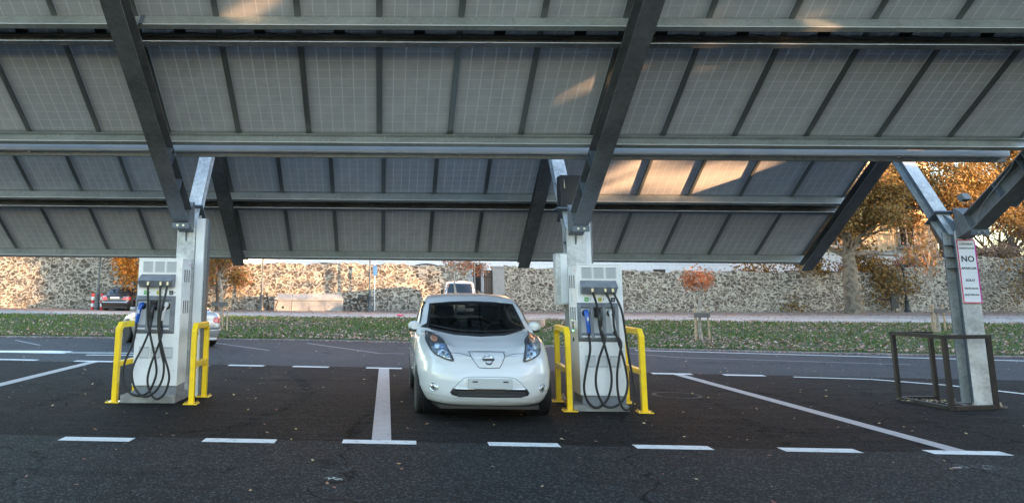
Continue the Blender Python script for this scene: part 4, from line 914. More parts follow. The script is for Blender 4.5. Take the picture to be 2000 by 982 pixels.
car = dict(L=4.45, W=.915, H=1.6, sill=.205, wr=.315, track=.80, axles=(.96, 3.66),
    top=[(0, .60), (.04, .66), (.12, .745), (.25, .82), (.45, .895), (.7, .96), (1.0, 1.02), (1.2, 1.055), (1.6, 1.07), (3.0, 1.10), (3.8, 1.10), (4.3, 1.02), (4.45, .9)],
    nose=[(.1, .16), (.2, .10), (.27, .03), (.34, .0), (.52, .0), (.60, .012), (.72, .05), (.9, .15), (1.1, .3)], tail=[(.1, .2), (.3, .05), (.5, 0), (.8, .02), (1.1, .12)],
    side=[(.1, .84), (.22, .90), (.40, .985), (.58, 1.0), (.80, .985), (.95, .955), (1.1, .90)], fl=1.0, fe=.285, rl=.9, re=.2, wasp=.05, crown=.055, ridge=ridge,
    roof=[(.6, .80), (1.0, 1.0), (1.12, 1.05), (1.5, 1.245), (1.85, 1.405), (2.05, 1.485), (2.3, 1.55), (2.7, 1.592), (3.1, 1.585), (3.5, 1.53), (3.85, 1.45), (4.1, 1.22), (4.3, 1.0), (4.5, .8)],
    gh=[(.8, .90), (1.0, .875), (1.15, .835), (1.35, .775), (1.5, .715), (1.62, .655)], ghy=[(0, 1), (2.6, 1), (3.5, .95), (4.4, .84)], wrap=.42, kr=.06, rcrown=.035,
    cut=dict(front=front_ws, rear=rear_ws, side=[s1, s2]))
(Vs, Fs), (Vb, Fb) = body_mesh(car, .02)
BV = bvh_of(Vs, Fs); link('body', arr_mesh('body', Vb, Fb), M['carpaint'], hb)
wsf = conform('windscreen', [(a*1.02, 1.25+(b-1.25)*1.03) for a, b in front_ws], 'f', BV, M['glass'], hb, .006, .004, .06)
# black ceramic border of the windscreen
def ring(name, P, k, ax, m, parent, side=1, w=.018, off=.0075):
    n = len(P); cx = sum(q[0] for q in P)/n; cz = sum(q[1] for q in P)/n
    bm_pts = []
    for i in range(n):
        a, b = P[i], P[(i+1) % n]; L_ = math.hypot(b[0]-a[0], b[1]-a[1]); s = max(2, int(L_/.06))
        for j in range(s): t = j/s; bm_pts.append((a[0]+(b[0]-a[0])*t, a[1]+(b[1]-a[1])*t))
    vs, fs = [], []; 
    for (a, b) in bm_pts:
        d = Vector((cx-a, cz-b)); d.normalize()
        for q in (-w*.3, w):
            aa, bb_ = a+d.x*q, b+d.y*q; o, dr = {'f': ((aa, -3, bb_), (0, 1, 0)), 'r': ((aa, 9, bb_), (0, -1, 0)), 's': ((side*3, aa, bb_), (-side, 0, 0))}[ax]
            hit, nn, _, _ = BV.ray_cast(Vector(o), Vector(dr)); 
            if hit is None: hit = Vector(o)+Vector(dr)*3; nn = -Vector(dr)
            if nn.dot(Vector(dr)) > 0: nn = -nn
            vs.append(hit+nn*off)
    k = len(bm_pts); fs = [(2*i, 2*i+1, 2*((i+1) % k)+1, 2*((i+1) % k)) for i in range(k)]
    return B().add(vs, fs).obj(name, m, parent, fixn=True)
ring('seal', [(a*1.03, 1.25+(b-1.25)*1.04) for a, b in front_ws], 0, 'f', M['blackp'], wsf, w=.026)
for sd in (-1, 1):
    for pl in (s1, s2):
        cx = sum(q[0] for q in pl)/len(pl); cz = sum(q[1] for q in pl)/len(pl); big = [(cx+(a-cx)*1.06, cz+(b-cz)*1.08) for a, b in pl]
        w_ = conform('side_window', big, 's', BV, M['glass'], hb, .004, .004, .08, sd); ring('seal', big, 0, 's', M['blackp'], w_, sd)
    conform('pillar_trim', [(2.36, 1.09), (2.42, 1.09), (2.42, 1.47), (2.36, 1.47)], 's', BV, M['blackp'], hb, .005, .004, .05, sd)
conform('quarter_trim', [(1.42, 1.09), (1.64, 1.10), (1.64, 1.19)], 's', BV, M['glassdark'], hb, .004, .004, .05, -1)
rwin = conform('rear_window', [(a*1.06, 1.26+(b-1.26)*1.1) for a, b in rear_ws], 'r', BV, M['glass'], hb, .004, .004, .06); ring('seal', [(a*1.06, 1.26+(b-1.26)*1.1) for a, b in rear_ws], 0, 'r', M['blackp'], rwin)
# cowl, wipers
conform('cowl', [(-.66, 1.075), (-.35, 1.022), (0, 1.005), (.35, 1.022), (.66, 1.075), (.68, 1.098), (.35, 1.048), (0, 1.032), (-.35, 1.048), (-.68, 1.098)], 'f', BV, M['dash'], hb, .005, .006, .04)
for pts in ([(-.66, 1.125), (-.3, 1.068), (.02, 1.055)], [(-.02, 1.06), (.22, 1.055), (.42, 1.066), (.5, 1.072)]): surf_line('wiper', pts, 'f', BV, M['blackp'], hb, .009, off=.018)
# headlights: tall lamps running back along the wings
HL = [(-.735, 1.050), (-.69, 1.045), (-.60, 1.005), (-.545, .965), (-.50, .88), (-.455, .79), (-.445, .742), (-.50, .752), (-.60, .785), (-.68, .825), (-.735, .90), (-.765, .985)]
HLi = [(-.60+(a+.60)*.93, .90+(b-.90)*.95) for a, b in HL]
def disc(cx, cz, r, n=14, sx=1.): return [(cx+r*sx*math.cos(2*PI*i/n), cz+r*math.sin(2*PI*i/n)) for i in range(n)]
for sd in (-1, 1):
    q = (lambda P: P) if sd < 0 else mirx
    h_ = conform('headlight', q(HL), 'f', BV, M['lampdark'], hb, .014, .02, .03)
    conform('indicator', q(disc(-.655, .985, .036, sx=1.15)), 'f', BV, M['lampor'], h_, .021, .008, .02)
    conform('reflector', q([(-.71, .925), (-.66, .93), (-.60, .935), (-.55, .925), (-.53, .88), (-.60, .87), (-.67, .875)]), 'f', BV, M['lampblue'], h_, .018, .006, .02)
    conform('projector', q(disc(-.625, .90, .030, sx=1.1)), 'f', BV, M['lampclear'], h_, .028, .008, .02)
    conform('bulb', q(disc(-.566, .895, .015)), 'f', BV, M['chrome_blue'], h_, .028, .008, .02)
    conform('reflector', q([(-.62, .845), (-.565, .868), (-.515, .85), (-.475, .78), (-.462, .752), (-.51, .763), (-.58, .79), (-.63, .81)]), 'f', BV, M['lampclear'], h_, .020, .006, .02)
    conform('bulb', q(disc(-.56, .825, .017)), 'f', BV, M['lampdark'], h_, .028, .006, .02); conform('bulb', q(disc(-.51, .80, .016)), 'f', BV, M['chrome_blue'], h_, .028, .006, .02)
    conform('lens', q(HLi), 'f', BV, M['lens'], h_, .036, .003, .03)
    surf_line('seam', q(HL+[HL[0]]), 'f', BV, M['seam'], h_, .006, n=2, off=.012)
    fg = conform('fog_light', q(disc(-.69, .417, .037)), 'f', BV, M['lampclear'], hb, .006, .012, .02); surf_line('bezel', q(disc(-.69, .417, .047)+[(-.643, .417)]), 'f', BV, M['chrome'], fg, .005, n=2)
    conform('bulb', q(disc(-.69, .417, .014)), 'f', BV, M['lampdark'], fg, .012, .006, .01)
    # mirrors
    mr = B(); mr.lathe([(0, -.045), (.07, -.042), (.105, -.01), (.10, .03), (.06, .055), (0, .06)], n=16, axis='y'); mr.v = [(x*.86, y*1.0, z*.68) for x, y, z in mr.v]
    mo = mr.obj('wing_mirror', M['carpaint'], hb, True); mo.location = (sd*.89, 1.73, 1.115); mo.rotation_euler = (0, 0, sd*-.15)
    B().b2(-.075, .075, -.03, .05, -.078, -.03).b2(min(-sd*.12, 0), max(-sd*.12, 0), -.0, .05, -.09, -.04).obj('mirror_foot', M['blackp'], mo, bevel=.01)
    # flank seams and handles
    for P in ([(1.38, 1.05), (1.42, .7), (1.46, .32)], [(2.39, 1.08), (2.40, .7), (2.42, .30)], [(3.42, 1.1), (3.36, .8), (3.15, .5), (3.1, .3)], [(1.46, .31), (2.4, .29), (3.1, .3)]): surf_line('door_seam', P, 's', BV, M['seam'], hb, .0035, sd, 8)
    for y in (2.12, 3.02): surf_line('door_handle', [(y, .93), (y+.1, .94), (y+.19, .94)], 's', BV, M['carpaint'], hb, .014, sd, 4, off=.014)
for sd in (-1, 1):
    wheel(hb, sd*.80, .96, .315, .205, sd, R(1)); wheel(hb, sd*.80, 3.66, .315, .205, sd)
    B().lathe([(.355, -.10), (.355, .12)], (sd*.70, .96, .315), 24, 'x').obj('wheel_arch_liner', M['blackp'], hb)
# charge flap, bonnet line, badge
flap = [(-.22, .842), (-.205, .852), (.205, .852), (.22, .842), (.215, .80), (.145, .695), (.105, .672), (-.105, .672), (-.145, .695), (-.215, .80)]
fp = conform('charge_flap', [(a*.985, .762+(b-.762)*.98) for a, b in flap], 'f', BV, M['carpaint'], hb, .003, .006, .03); surf_line('seam', flap+[flap[0]], 'f', BV, M['seam'], fp, .0045, n=3)
for P in ([(-.222, .80), (-.33, .828), (-.47, .842)], [(.222, .80), (.33, .828), (.47, .842)]): surf_line('bonnet_seam', P, 'f', BV, M['seam'], hb, .0045)
bdg = surf_line('badge', disc(0, .762, .052, 20, 1.05)+[(.0546, .762)], 'f', BV, M['chrome'], fp, .0085, n=2, off=.010)
conform('badge', [(-.074, .750), (.074, .750), (.074, .776), (-.074, .776)], 'f', BV, M['blackp'], fp, .022, .008, .03); conform('badge', [(-.07, .768), (.07, .768), (.07, .776), (-.07, .776)], 'f', BV, M['chrome'], fp, .025, .006, .03)
conform('badge', disc(0, .762, .05, 20, 1.05), 'f', BV, M['lgrey'], fp, .006, .004, .03)
# bumper: opening with dark grille, chrome strips, number plate base
surf_line('bumper_crease', [(-.50, .37), (-.46, .42), (-.37, .51), (-.28, .560), (0, .568), (.28, .560), (.37, .51), (.46, .42), (.50, .37)], 'f', BV, mat('crease', (.30, .32, .33), .4), hb, .0055, off=-.001)
conform('intake_panel', [(-.47, .40), (-.37, .500), (-.27, .552), (.27, .552), (.37, .500), (.47, .40)], 'f', BV, M['carpaint'], hb, .0035, .005, .04)
gr = conform('grille', [(-.492, .372), (-.475, .345), (-.40, .330), (.40, .330), (.475, .345), (.492, .372), (.465, .425), (-.465, .425)], 'f', BV, M['blackp'], hb, .005, .006, .03)
for z in (.348, .366, .384): surf_line('slat', [(-.44, z), (0, z), (.44, z)], 'f', BV, M['lampdark'], gr, .004, off=.006)
for sg_ in (-1, 1): conform('chrome_strip', [(sg_*.19, .402), (sg_*.47, .402), (sg_*.45, .420), (sg_*.40, .430), (sg_*.19, .428)][::sg_], 'f', BV, M['chrome'], hb, .012, .012, .03)
pb = B().b2(-.275, .275, -.03, .02, .425, .548).obj('number_plate_base', mat('plate_base', (.46, .48, .48), .5), hb, bevel=.008)
for x in (-.19, .19): B().b2(x-.032, x+.032, -.034, -.0305, .505, .522).obj('slot', M['blackp'], pb)
surf_line('bumper_lip', [(-.80, .34), (-.74, .33), (-.6, .315), (-.48, .305), (0, .295), (.48, .305), (.6, .315), (.74, .33), (.80, .34)], 'f', BV, mat('lip_shade', (.40, .42, .43), .4), hb, .006, off=-.002)
B().poly([(-.62, .12, .17), (.62, .12, .17), (.70, .6, .17), (-.70, .6, .17)], (0, 0, .035)).b2(-.66, .66, .5, 3.9, .16, .20).obj('underbody', M['blackp'], hb)
# interior
B().poly([(-.72, 1.12, .98), (.72, 1.12, .98), (.74, 1.75, .99), (-.74, 1.75, .99)], (0, 0, -.28)).obj('dashboard', M['dash'], hb, bevel=.03)
sw = B().tube([(.36+.185*math.cos(a), 1.83+.05*math.sin(a), 1.00+.17*math.sin(a)) for a in [2*PI*i/24 for i in range(25)]], .017, 8).b2(.22, .50, 1.82, 1.85, .98, 1.02).obj('steering_wheel', M['iron_grey'], hb, True)
def seat(x, y, w=.25):
    s = B().b2(-w, w, 0, .5, .45, .60).poly([(-w, .45, .55), (w, .45, .55), (w*.85, .68, 1.18), (-w*.85, .68, 1.18)], (0, .13, 0)).obj('seat', M['cloth'], hb, bevel=.04, loc=(x, y, 0)); B().b2(-.13, .13, .64, .74, 1.22, 1.40).b2(-.05, -.03, .68, .70, 1.16, 1.25).b2(.03, .05, .68, .70, 1.16, 1.25).obj('headrest', M['cloth'], s, bevel=.03)
seat(-.36, 1.95); seat(.36, 1.95); seat(-.34, 2.85, .3); seat(.34, 2.85, .3)
B().b2(-.11, .11, 1.98, 2.01, 1.37, 1.425).obj('rear_view_mirror', M['blackp'], hb, bevel=.012)
B().b2(-.8, .8, 1.1, 4.1, .30, .34).obj('cabin_floor', M['cloth'], hb)

# ---- background vehicles
def saloon(label, loc, rz, paint, roofz=1.43, L=4.3, W=.85, plate_txt=None, van=False, cat='car'):
    c = thing('parked_van' if van else 'parked_car', label, cat, loc, (0, 0, rz))
    if van:
        p = dict(L=4.8, W=.95, H=1.98, sill=.22, wr=.33, track=.80, axles=(.9, 3.9), top=[(0, .75), (.1, .95), (.8, 1.12), (1.0, 1.16), (4.8, 1.2)], nose=[(.1, .1), (.4, 0), (.9, .08), (1.2, .2)], tail=[(.1, .05), (1, 0)],
            side=[(.1, .9), (.4, .98), (.7, 1), (1.2, .97)], fl=.6, fe=.2, rl=.3, re=.1, crown=.03, roof=[(.5, .9), (.85, 1.12), (1.55, 1.85), (1.8, 1.93), (4.5, 1.95), (4.75, 1.8), (4.8, 1.0)], gh=[(.8, .93), (1.2, .90), (1.9, .80)], ghy=[(0, 1), (5, 1)], wrap=.25, wrapr=0, cut=None)
    else:
        p = dict(L=L, W=W, H=roofz+.02, sill=.2, wr=.30, track=.73, axles=(.82, .82+2.55), top=[(0, .62), (.15, .74), (1.1, .92), (1.3, .94), (3.4, .98), (3.6, .985), (L-.06, .94), (L, .85)], nose=[(.1, .12), (.3, 0), (.6, 0), (.8, .1)], tail=[(.1, .14), (.35, .02), (.55, .0), (.9, .05)],
            side=[(.1, .85), (.4, .98), (.6, 1), (.95, .95)], fl=.7, fe=.22, rl=.55, re=.16, crown=.03, roof=[(.8, .75), (1.15, .92), (1.85, roofz-.04), (2.3, roofz), (2.9, roofz-.02), (3.2, roofz-.09), (3.75, .98), (4.0, .8)], gh=[(.8, .84*W/.85), (.95, .82*W/.85), (roofz, .56*W/.85)], ghy=[(0, 1), (2.8, 1), (3.8, .9)], wrap=.35, cut=None)
    (V0, F0), (V1, F1) = body_mesh(p, .04); bv = bvh_of(V0, F0); link('body', arr_mesh('body', V1, F1), paint, c)
    if van:
        conform('windscreen', [(-.74, 1.20), (.74, 1.20), (.68, 1.78), (-.68, 1.78)], 'f', bv, M['glassdark'], c, .006, .005, .1)
        for sd in (-1, 1):
            conform('side_window', [(1.25, 1.25), (2.2, 1.25), (2.2, 1.75), (1.6, 1.75)], 's', bv, M['glassdark'], c, .005, .005, .1, sd); conform('headlight', [(sd*.85, .85), (sd*.6, .82), (sd*.6, .95), (sd*.82, 1.0)], 'f', bv, M['lampclear'], c, .006, .01, .05)
            B().b2(sd*1.0-.08, sd*1.0+.08, 1.15, 1.25, 1.15, 1.42).obj('wing_mirror', M['blackp'], c, bevel=.02)
        conform('grille', [(-.5, .6), (.5, .6), (.5, .75), (-.5, .75)], 'f', bv, M['blackp'], c, .006, .01, .1)
    else:
        conform('windscreen', [(-.60, .98), (.60, .98), (.50, roofz-.10), (-.50, roofz-.10)], 'f', bv, M['glassdark'], c, .006, .005, .1)
        conform('rear_window', [(-.60, 1.01), (.60, 1.01), (.50, roofz-.12), (-.50, roofz-.12)], 'r', bv, M['glassdark'], c, .006, .005, .1)
        for sd in (-1, 1):
            for P in ([(1.55, .99), (2.3, .99), (2.3, roofz-.1), (1.95, roofz-.1)], [(2.36, .99), (3.35, 1.0), (3.05, roofz-.13), (2.36, roofz-.1)]): conform('side_window', P, 's', bv, M['glassdark'], c, .005, .005, .1, sd)
            tl = conform('tail_light', [(sd*.80, .84), (sd*.50, .84), (sd*.44, .74), (sd*.50, .68), (sd*.80, .68)][::sd], 'r', bv, M['taillight'], c, .008, .012, .05)
            conform('tail_light', [(L-.42, .85), (L-.1, .84), (L-.1, .70), (L-.34, .69)], 's', bv, M['taillight'], c, .008, .012, .05, sd)
            conform('reversing_lamp', [(sd*.78, .895), (sd*.50, .895), (sd*.50, .85), (sd*.78, .85)][::sd], 'r', bv, M['lampclear'], c, .009, .012, .05)
            conform('headlight', [(sd*.75, .70), (sd*.45, .66), (sd*.45, .56), (sd*.76, .58)][::-sd], 'f', bv, M['lampclear'], c, .008, .012, .05)
            B().b2(sd*.93-.07, sd*.93+.07, 1.45, 1.55, .97, 1.08).obj('wing_mirror', paint, c, bevel=.03)
            surf_line('door_seam', [(2.33, .98), (2.34, .6), (2.36, .3)], 's', bv, M['seam'], c, .006, sd); surf_line('side_strip', [(1.2, .55), (2.3, .55), (3.0, .55)], 's', bv, M['blackp'], c, .02, sd)
        conform('bumper_strip', [(-.72, .52), (.72, .52), (.72, .56), (-.72, .56)], 'r', bv, M['iron_grey'] if paint != M['black_paint'] else M['chrome'], c, .01, .02, .08)
        pt_ = conform('number_plate', [(-.27, .74), (.27, .74), (.27, .85), (-.27, .85)], 'r', bv, M['plate'], c, .012, .01, .1)
        conform('bumper', [(-.74, .24), (.74, .24), (.76, .50), (-.76, .50)], 'r', bv, M['blackp'] if paint == M['black_paint'] else paint, c, .02, .03, .08)
    for sd in (-1, 1):
        for y in p['axles']: wheel(c, sd*p['track'], y, p['wr'], .2, sd)
    B().b2(-p['W']*.8, p['W']*.8, .2, p['L']-.3, .17, .24).obj('underbody', M['blackp'], c)
    return c
# dark saloon on the promenade, seen from behind (its tail towards us): local front is -y, so turn it round
saloon('black saloon car seen from behind, parked against the rubble wall between lamp post and charger', (-16.0, 50.0-.3, .30), PI+R(3), M['black_paint'], 1.45, 4.3, .90)
# silver car half hidden behind the left charger
ang = R(129); hx, hy = math.cos(ang), math.sin(ang); mid = Vector((-6.45, 23.45, 0)); L0 = 4.1
fc_ = mid+Vector((hx, hy, 0))*2.06
saloon('champagne silver saloon car parked at an angle behind the left charger', tuple(fc_), ang+PI/2, M['champagne'], 1.38, 4.12, .82)
saloon('white van facing us in front of the white facade, seen over the hatchback roof', (4.25, 43.2, .33), R(-6), M['vanwhite'], van=True, cat='van')

# ------------------------------------------------------------------ street furniture on the promenade
def X_at(px, Y): d = pix(px, 590); return d.x/d.y*Y
def lamp_post(label, x, y, lean=0, h=4.2, lantern=True, grey=True):
    z = gz(x, y); l = thing('street_lamp', label, 'lamp post', (x, y, z-.02), (0, 0, 0), 'cast iron street lamps along the promenade'); m = M['iron_grey'] if grey else M['iron']
    B().lathe([(.21, 0), (.21, .18), (.16, .24), (.135, .30), (.13, .85), (.15, .90), (.15, .96), (.10, 1.0), (.085, 1.25), (.10, 1.3), (.10, 1.34), (.065, 1.4), (.05, 3.3), (.07, 3.35), (.04, 3.45)], n=16).obj('column', m, l, True)
    q = B().lathe([(.05, 3.42), (.10, 3.5), (.17, 3.9)], n=6).lathe([(.24, 3.9), (.13, 4.05), (.05, 4.1), (.03, 4.2), (.0, 4.22)], n=6).obj('lantern', m, l)
    return l
for px, y, lab, g in ((190, 47.5, 'cast iron street lamp between red and white bollards at the far left', True), (511, 48.6, 'slim cast iron street lamp left of the white stone sarcophagi', True), (722, 48.6, 'cast iron street lamp right of the white stone sarcophagi', True), (1771, 49.3, 'dark street lamp with lantern beside the notice board at the right wall', False)):
    x = X_at(px, y); lp_ = lamp_post(lab, x, y, grey=g); lp_.scale = (.9, .9, 1 if g else .75)
for px, lab in ((181, 'red and white striped bollard left of the far left street lamp'), (199, 'red and white striped bollard right of the far left street lamp')):
    y = 47.0; x = X_at(px, y); b = thing('bollard', lab, 'bollard', (x, y, gz(x, y)), (0, 0, 0), 'striped bollards round the far left lamp'); 
    for k in range(5): B().lathe([(.09, k*.2), (.09, k*.2+.198)] if k < 4 else [(.09, .8), (.09, .93), (.07, .99), (0, 1.0)], n=14).obj('band', M['redpaint'] if k % 2 == 0 else M['whitep'], b, True)
y = 48.9; x = X_at(731.5, y); sp_ = thing('sign_pole', 'thin pole with narrow blue sign right of the sarcophagi lamp', 'sign', (x, y, gz(x, y))); B().lathe([(.03, 0), (.03, 3.0)], n=8).obj('pole', M['gutter'], sp_); B().b2(-.10, .14, -.045, -.03, 2.2, 2.85).obj('plate', mat('sign_blue', (.05, .16, .40), .4), sp_, bevel=.004)
# stone sarcophagi
for k, px in enumerate((554.5, 590, 623.5, 654.5)):
    y = 48.6; x = X_at(px, y); z = gz(x, y); w = (.53, .58, .50, .50)[k]
    s = thing('stone_sarcophagus', ('leftmost weathered white stone sarcophagus, round hole in its front', 'second weathered white stone sarcophagus from the left, broad and plain', 'third weathered white stone sarcophagus from the left, stained', 'rightmost weathered white stone sarcophagus beside the empty bench')[k], 'sarcophagus', (x, y, z), (0, 0, 0), 'white stone sarcophagi along the wall')
    b = B().b2(-w, w, -.45, .45, 0, .62).b2(-w-.0, -w+.1, -.47, -.451, 0.02, .6).b2(w-.1, w, -.47, -.451, .02, .6).b2(-w+.1, w-.1, -.465, -.451, .52, .6).obj('chest', M['stonewhite'], s, bevel=.012)
    if k == 0: B().lathe([(0, -.008), (.07, -.008), (.08, 0)], (0, -.451, .22), 14, 'y').obj('drain_hole', M['blackp'], s)
    B().add([(-w-.02, -.50, .63), (w+.02, -.50, .63), (w+.02, .50, .63), (-w-.02, .50, .63), (-w-.02, -.50, .74), (w+.02, -.50, .74), (w+.02, .5, .74), (-w-.02, .5, .74), (-w+.05*(k == 0)*4, -.15, 1.06), (w-.05*(k == 3)*4, -.15, 1.05), (w-.05*(k == 3)*4, .2, 1.05), (-w+.2*(k == 0), .2, 1.06)],
        [(0, 1, 5, 4), (1, 2, 6, 5), (2, 3, 7, 6), (3, 0, 4, 7), (4, 5, 9, 8), (5, 6, 10, 9), (6, 7, 11, 10), (7, 4, 8, 11), (8, 9, 10, 11), (0, 3, 2, 1)]).obj('lid', M['stonewhite'], s, bevel=.03)
def bench(label, px, y, rz):
    x = X_at(px, y); b = thing('park_bench', label, 'bench', (x, y, gz(x, y)), (0, 0, rz), 'iron benches beside the sarcophagi')
    st = B(); [st.b2(-.8, .8, -.2+.1*i, -.13+.1*i, .43, .46) for i in range(5)]; st.obj('seat', M['iron'], b)
    bk = B(); [bk.b2(-.8, .8, .27+.03*i, .295+.03*i, .56+.12*i, .65+.12*i) for i in range(4)]; bk.obj('backrest', M['iron'], b)
    for s in (-1, 1): B().tube(smooth_path([(s*.72, -.25, 0), (s*.72, -.12, .2), (s*.72, -.22, .42), (s*.72, -.26, .62), (s*.72, -.05, .68), (s*.72, .25, .66)], 4), .03, 6).tube(smooth_path([(s*.72, .36, 0), (s*.72, .2, .22), (s*.72, .25, .44), (s*.72, .33, .75), (s*.72, .42, 1.03)], 4), .03, 6).obj('leg', M['iron'], b, True)
bench('ornate black iron bench left of the sarcophagi, seen end on', 533, 48.4, R(100)); bench('ornate black iron bench between the sarcophagi and the street lamp', 699, 48.4, R(-65))
y = 49.4; x = X_at(1746, y); nb_ = thing('notice_board', 'leaning black notice board against the right rubble wall', 'board', (x, y, gz(x, y)), (0, R(6), 0)); B().b2(-.22, .22, -.03, .03, .25, 1.05).obj('panel', M['iron'], nb_, bevel=.01); B().b2(-.25, -.19, -.02, .02, 0, 1.5).b2(.0, .05, -.02, .02, 0, .25).obj('leg', M['iron'], nb_)
y = 33.; x = X_at(1037, y); sb_ = thing('stone_block', 'pinkish stone block lying on the grass beyond the hatchback mirror', 'block', (x, y, gz(x, y)-.05), (0, 0, R(-20))); B().b2(-.5, .5, -.5, .5, 0, .38).obj('block', mat('pink_stone', (.50, .36, .28), .9, noise=(3, (.36, .26, .2), .4, .6), bump=(8, .5, .03)), sb_, bevel=.04)
x, y = -.9+1.8, 41.; tag(B().poly([(X_at(775, 41), 41, gz(1, 41)+.03), (X_at(789, 41), 41, gz(1, 41)+.03), (X_at(786, 41), 41.3, gz(1, 41)+.05), (X_at(777, 41), 41.25, gz(1, 41)+.06)], (0, 0, .05)).obj('litter_scrap', mat('pink_scrap', (.7, .04, .15), .6)), 'bright pink scrap lying on the path left of the hatchback', 'litter')

# ------------------------------------------------------------------ trees
def leaf_cloud(b, centers, n, size, spread, flat=.8):
    """leaf-shaped faces scattered round twig ends"""
    C = np.array(centers); k = rng.integers(0, len(C), n); P = C[k][:, :3]+rng.normal(0, 1, (n, 3))*spread*np.array([1, 1, flat]); s = rng.uniform(.6, 1.25, n)*size
    for p, q in zip(P, s):
        a, e, t = random.uniform(0, 2*PI), random.uniform(-1.2, 1.2), random.uniform(0, 2*PI)
        u = Vector((math.cos(a)*math.cos(e), math.sin(a)*math.cos(e), math.sin(e))); w = u.orthogonal().normalized(); w = (w*math.cos(t)+u.cross(w)*math.sin(t))*q*.42; u = u*q; p = Vector(p)
        o = len(b.v); b.v += [tuple(p-u), tuple(p-u*.1+w), tuple(p+u), tuple(p-u*.1-w)]; b.f.append((o, o+1, o+2, o+3))
def branch(b, p, d, L, r, depth, tips, spread=.6, up=.15, minr=.012):
    pts = [p]; rr = [r]; n = 4; q = p.copy(); dd = d.copy()
    for i in range(n):
        dd = (dd+Vector((random.gauss(0, .13), random.gauss(0, .13), random.gauss(up*.3, .10)))).normalized(); q = q+dd*L/n; pts.append(q.copy()); rr.append(max(minr, r*(1-.45*(i+1)/n)))
        if depth <= 1: tips.append(tuple(q))
    b.tube(pts, rr, 6 if r > .05 else 4)
    if depth == 0: return
    for k in range(random.choice((2, 3, 3)) if depth > 1 else 3):
        a = random.uniform(0, 2*PI); o = dd.orthogonal().normalized(); s = (o*math.cos(a)+dd.cross(o)*math.sin(a)); nd = (dd+s*random.uniform(spread*.6, spread*1.3)+Vector((0, 0, up*.3))).normalized()
        branch(b, pts[random.choice((2, 3, 4, 4))], nd, L*random.uniform(.6, .85), rr[-1]*.8, depth-1, tips, spread, up, minr)
def tree(name, label, x, y, h_tr, r_tr, crownL, depth, nleaf, lsize, lspread, leafm, bark, nb=5, spread=.75, up=.1, group=None, z=None, elev=(.25, 1.2), kind=None, cut=None):
    z = gz(x, y) if z is None else z; t = thing(name, label, 'tree', (x, y, z-.05), (0, 0, 0), group)
    tb = B(); pts = [Vector((0, 0, -.1))]; q = Vector((0, 0, 0))
    for i in range(6): q = q+Vector((random.gauss(0, .02*h_tr), random.gauss(0, .02*h_tr), h_tr/6)); pts.append(q.copy())
    tb.tube(pts, [r_tr*(1.4, 1.1, 1, .95, .9, .82, .55)[i] for i in range(7)], 14); tb.obj('trunk', bark, t, True)
    tips = []; bb = B()
    for k in range(nb):
        a = 2*PI*k/nb+random.uniform(-.4, .4); e = random.uniform(*elev); d = Vector((math.cos(a)*math.cos(e), math.sin(a)*math.cos(e), math.sin(e)))
        branch(bb, pts[-1]-Vector((0, 0, random.uniform(0, .15*h_tr))), d, crownL*random.uniform(.8, 1.1), r_tr*.42, depth, tips, spread, up)
    bb.obj('branch', bark, t, True); tips = [q for q in tips if not (cut and cut(q))]; lb = B(); leaf_cloud(lb, tips, nleaf, lsize, lspread); lb.obj('crown', leafm, t, fixn=False); return t
def yz(px, Y): return X_at(px, Y), Y
random.seed(21)
x, y = yz(1667, 47.6); tree('plane_tree', 'big tree with thick grey trunk and golden crown before the right wall', x, y, 4.1, .42, 2.1, 3, 30000, .115, .42, M['leaf_gold'], M['bark'], 7, .8, .02, elev=(-.1, 1.25), cut=lambda q: q[0] > .7 and q[2] < min(6.9, 4.9+.95*(q[0]-.7)))
x, y = yz(1618, 51.6); tree('plane_tree', 'dark trunked golden tree behind the wall, left of the big tree', x, y, 2.6, .26, 2.2, 3, 15000, .12, .42, M['leaf_gold'], M['bark_dark'], 6, .8, .0, elev=(-.45, 1.2))
x, y = yz(1850, 54.0); tree('plane_tree', 'bright golden tree crown standing behind the right hand post', x, y, 6.8, .22, 2.0, 3, 24000, .12, .42, M['leaf_gold'], M['bark_dark'], 7, .8, .1, z=.8, elev=(.1, 1.3))
x, y = yz(2010, 50.8); tree('plane_tree', 'russet tree with bare twiggy branches at the right edge', x, y, 2.8, .28, 2.7, 3, 14000, .095, .4, M['leaf_gold'], M['bark_dark'], 8, .8, .0, z=.8, elev=(-.1, 1.2))
x, y = yz(1975, 62.0); tree('plane_tree', 'far golden tree closing the gap above the right hand sign', x, y, 3.6, .3, 3.8, 3, 26000, .15, .5, M['leaf_gold'], M['bark_dark'], 8, .8, .1, z=1., elev=(-.1, 1.2))
x, y = yz(2065, 57.0); tree('plane_tree', 'tall russet tree rising behind the canopy end at the right edge', x, y, 8.2, .3, 2.8, 3, 22000, .13, .5, M['leaf_gold'], M['bark_dark'], 8, .8, .0, z=.9, elev=(-.3, 1.2))
def staked(label, px, Y, h, lm, nl, cs, twoonly=False, base=None, tone=M['bark_pale'], r=.05, ls=.075, nb=6, up=.5):
    random.seed(px); x = X_at(px, Y); z = gz(x, Y); st = tree('young_tree', label, x, Y, h, r, cs, 2, nl, ls, .13, lm, tone, nb, .6, up, 'young staked trees on the verge', elev=(.3, 1.35)); 
    return x, Y, z
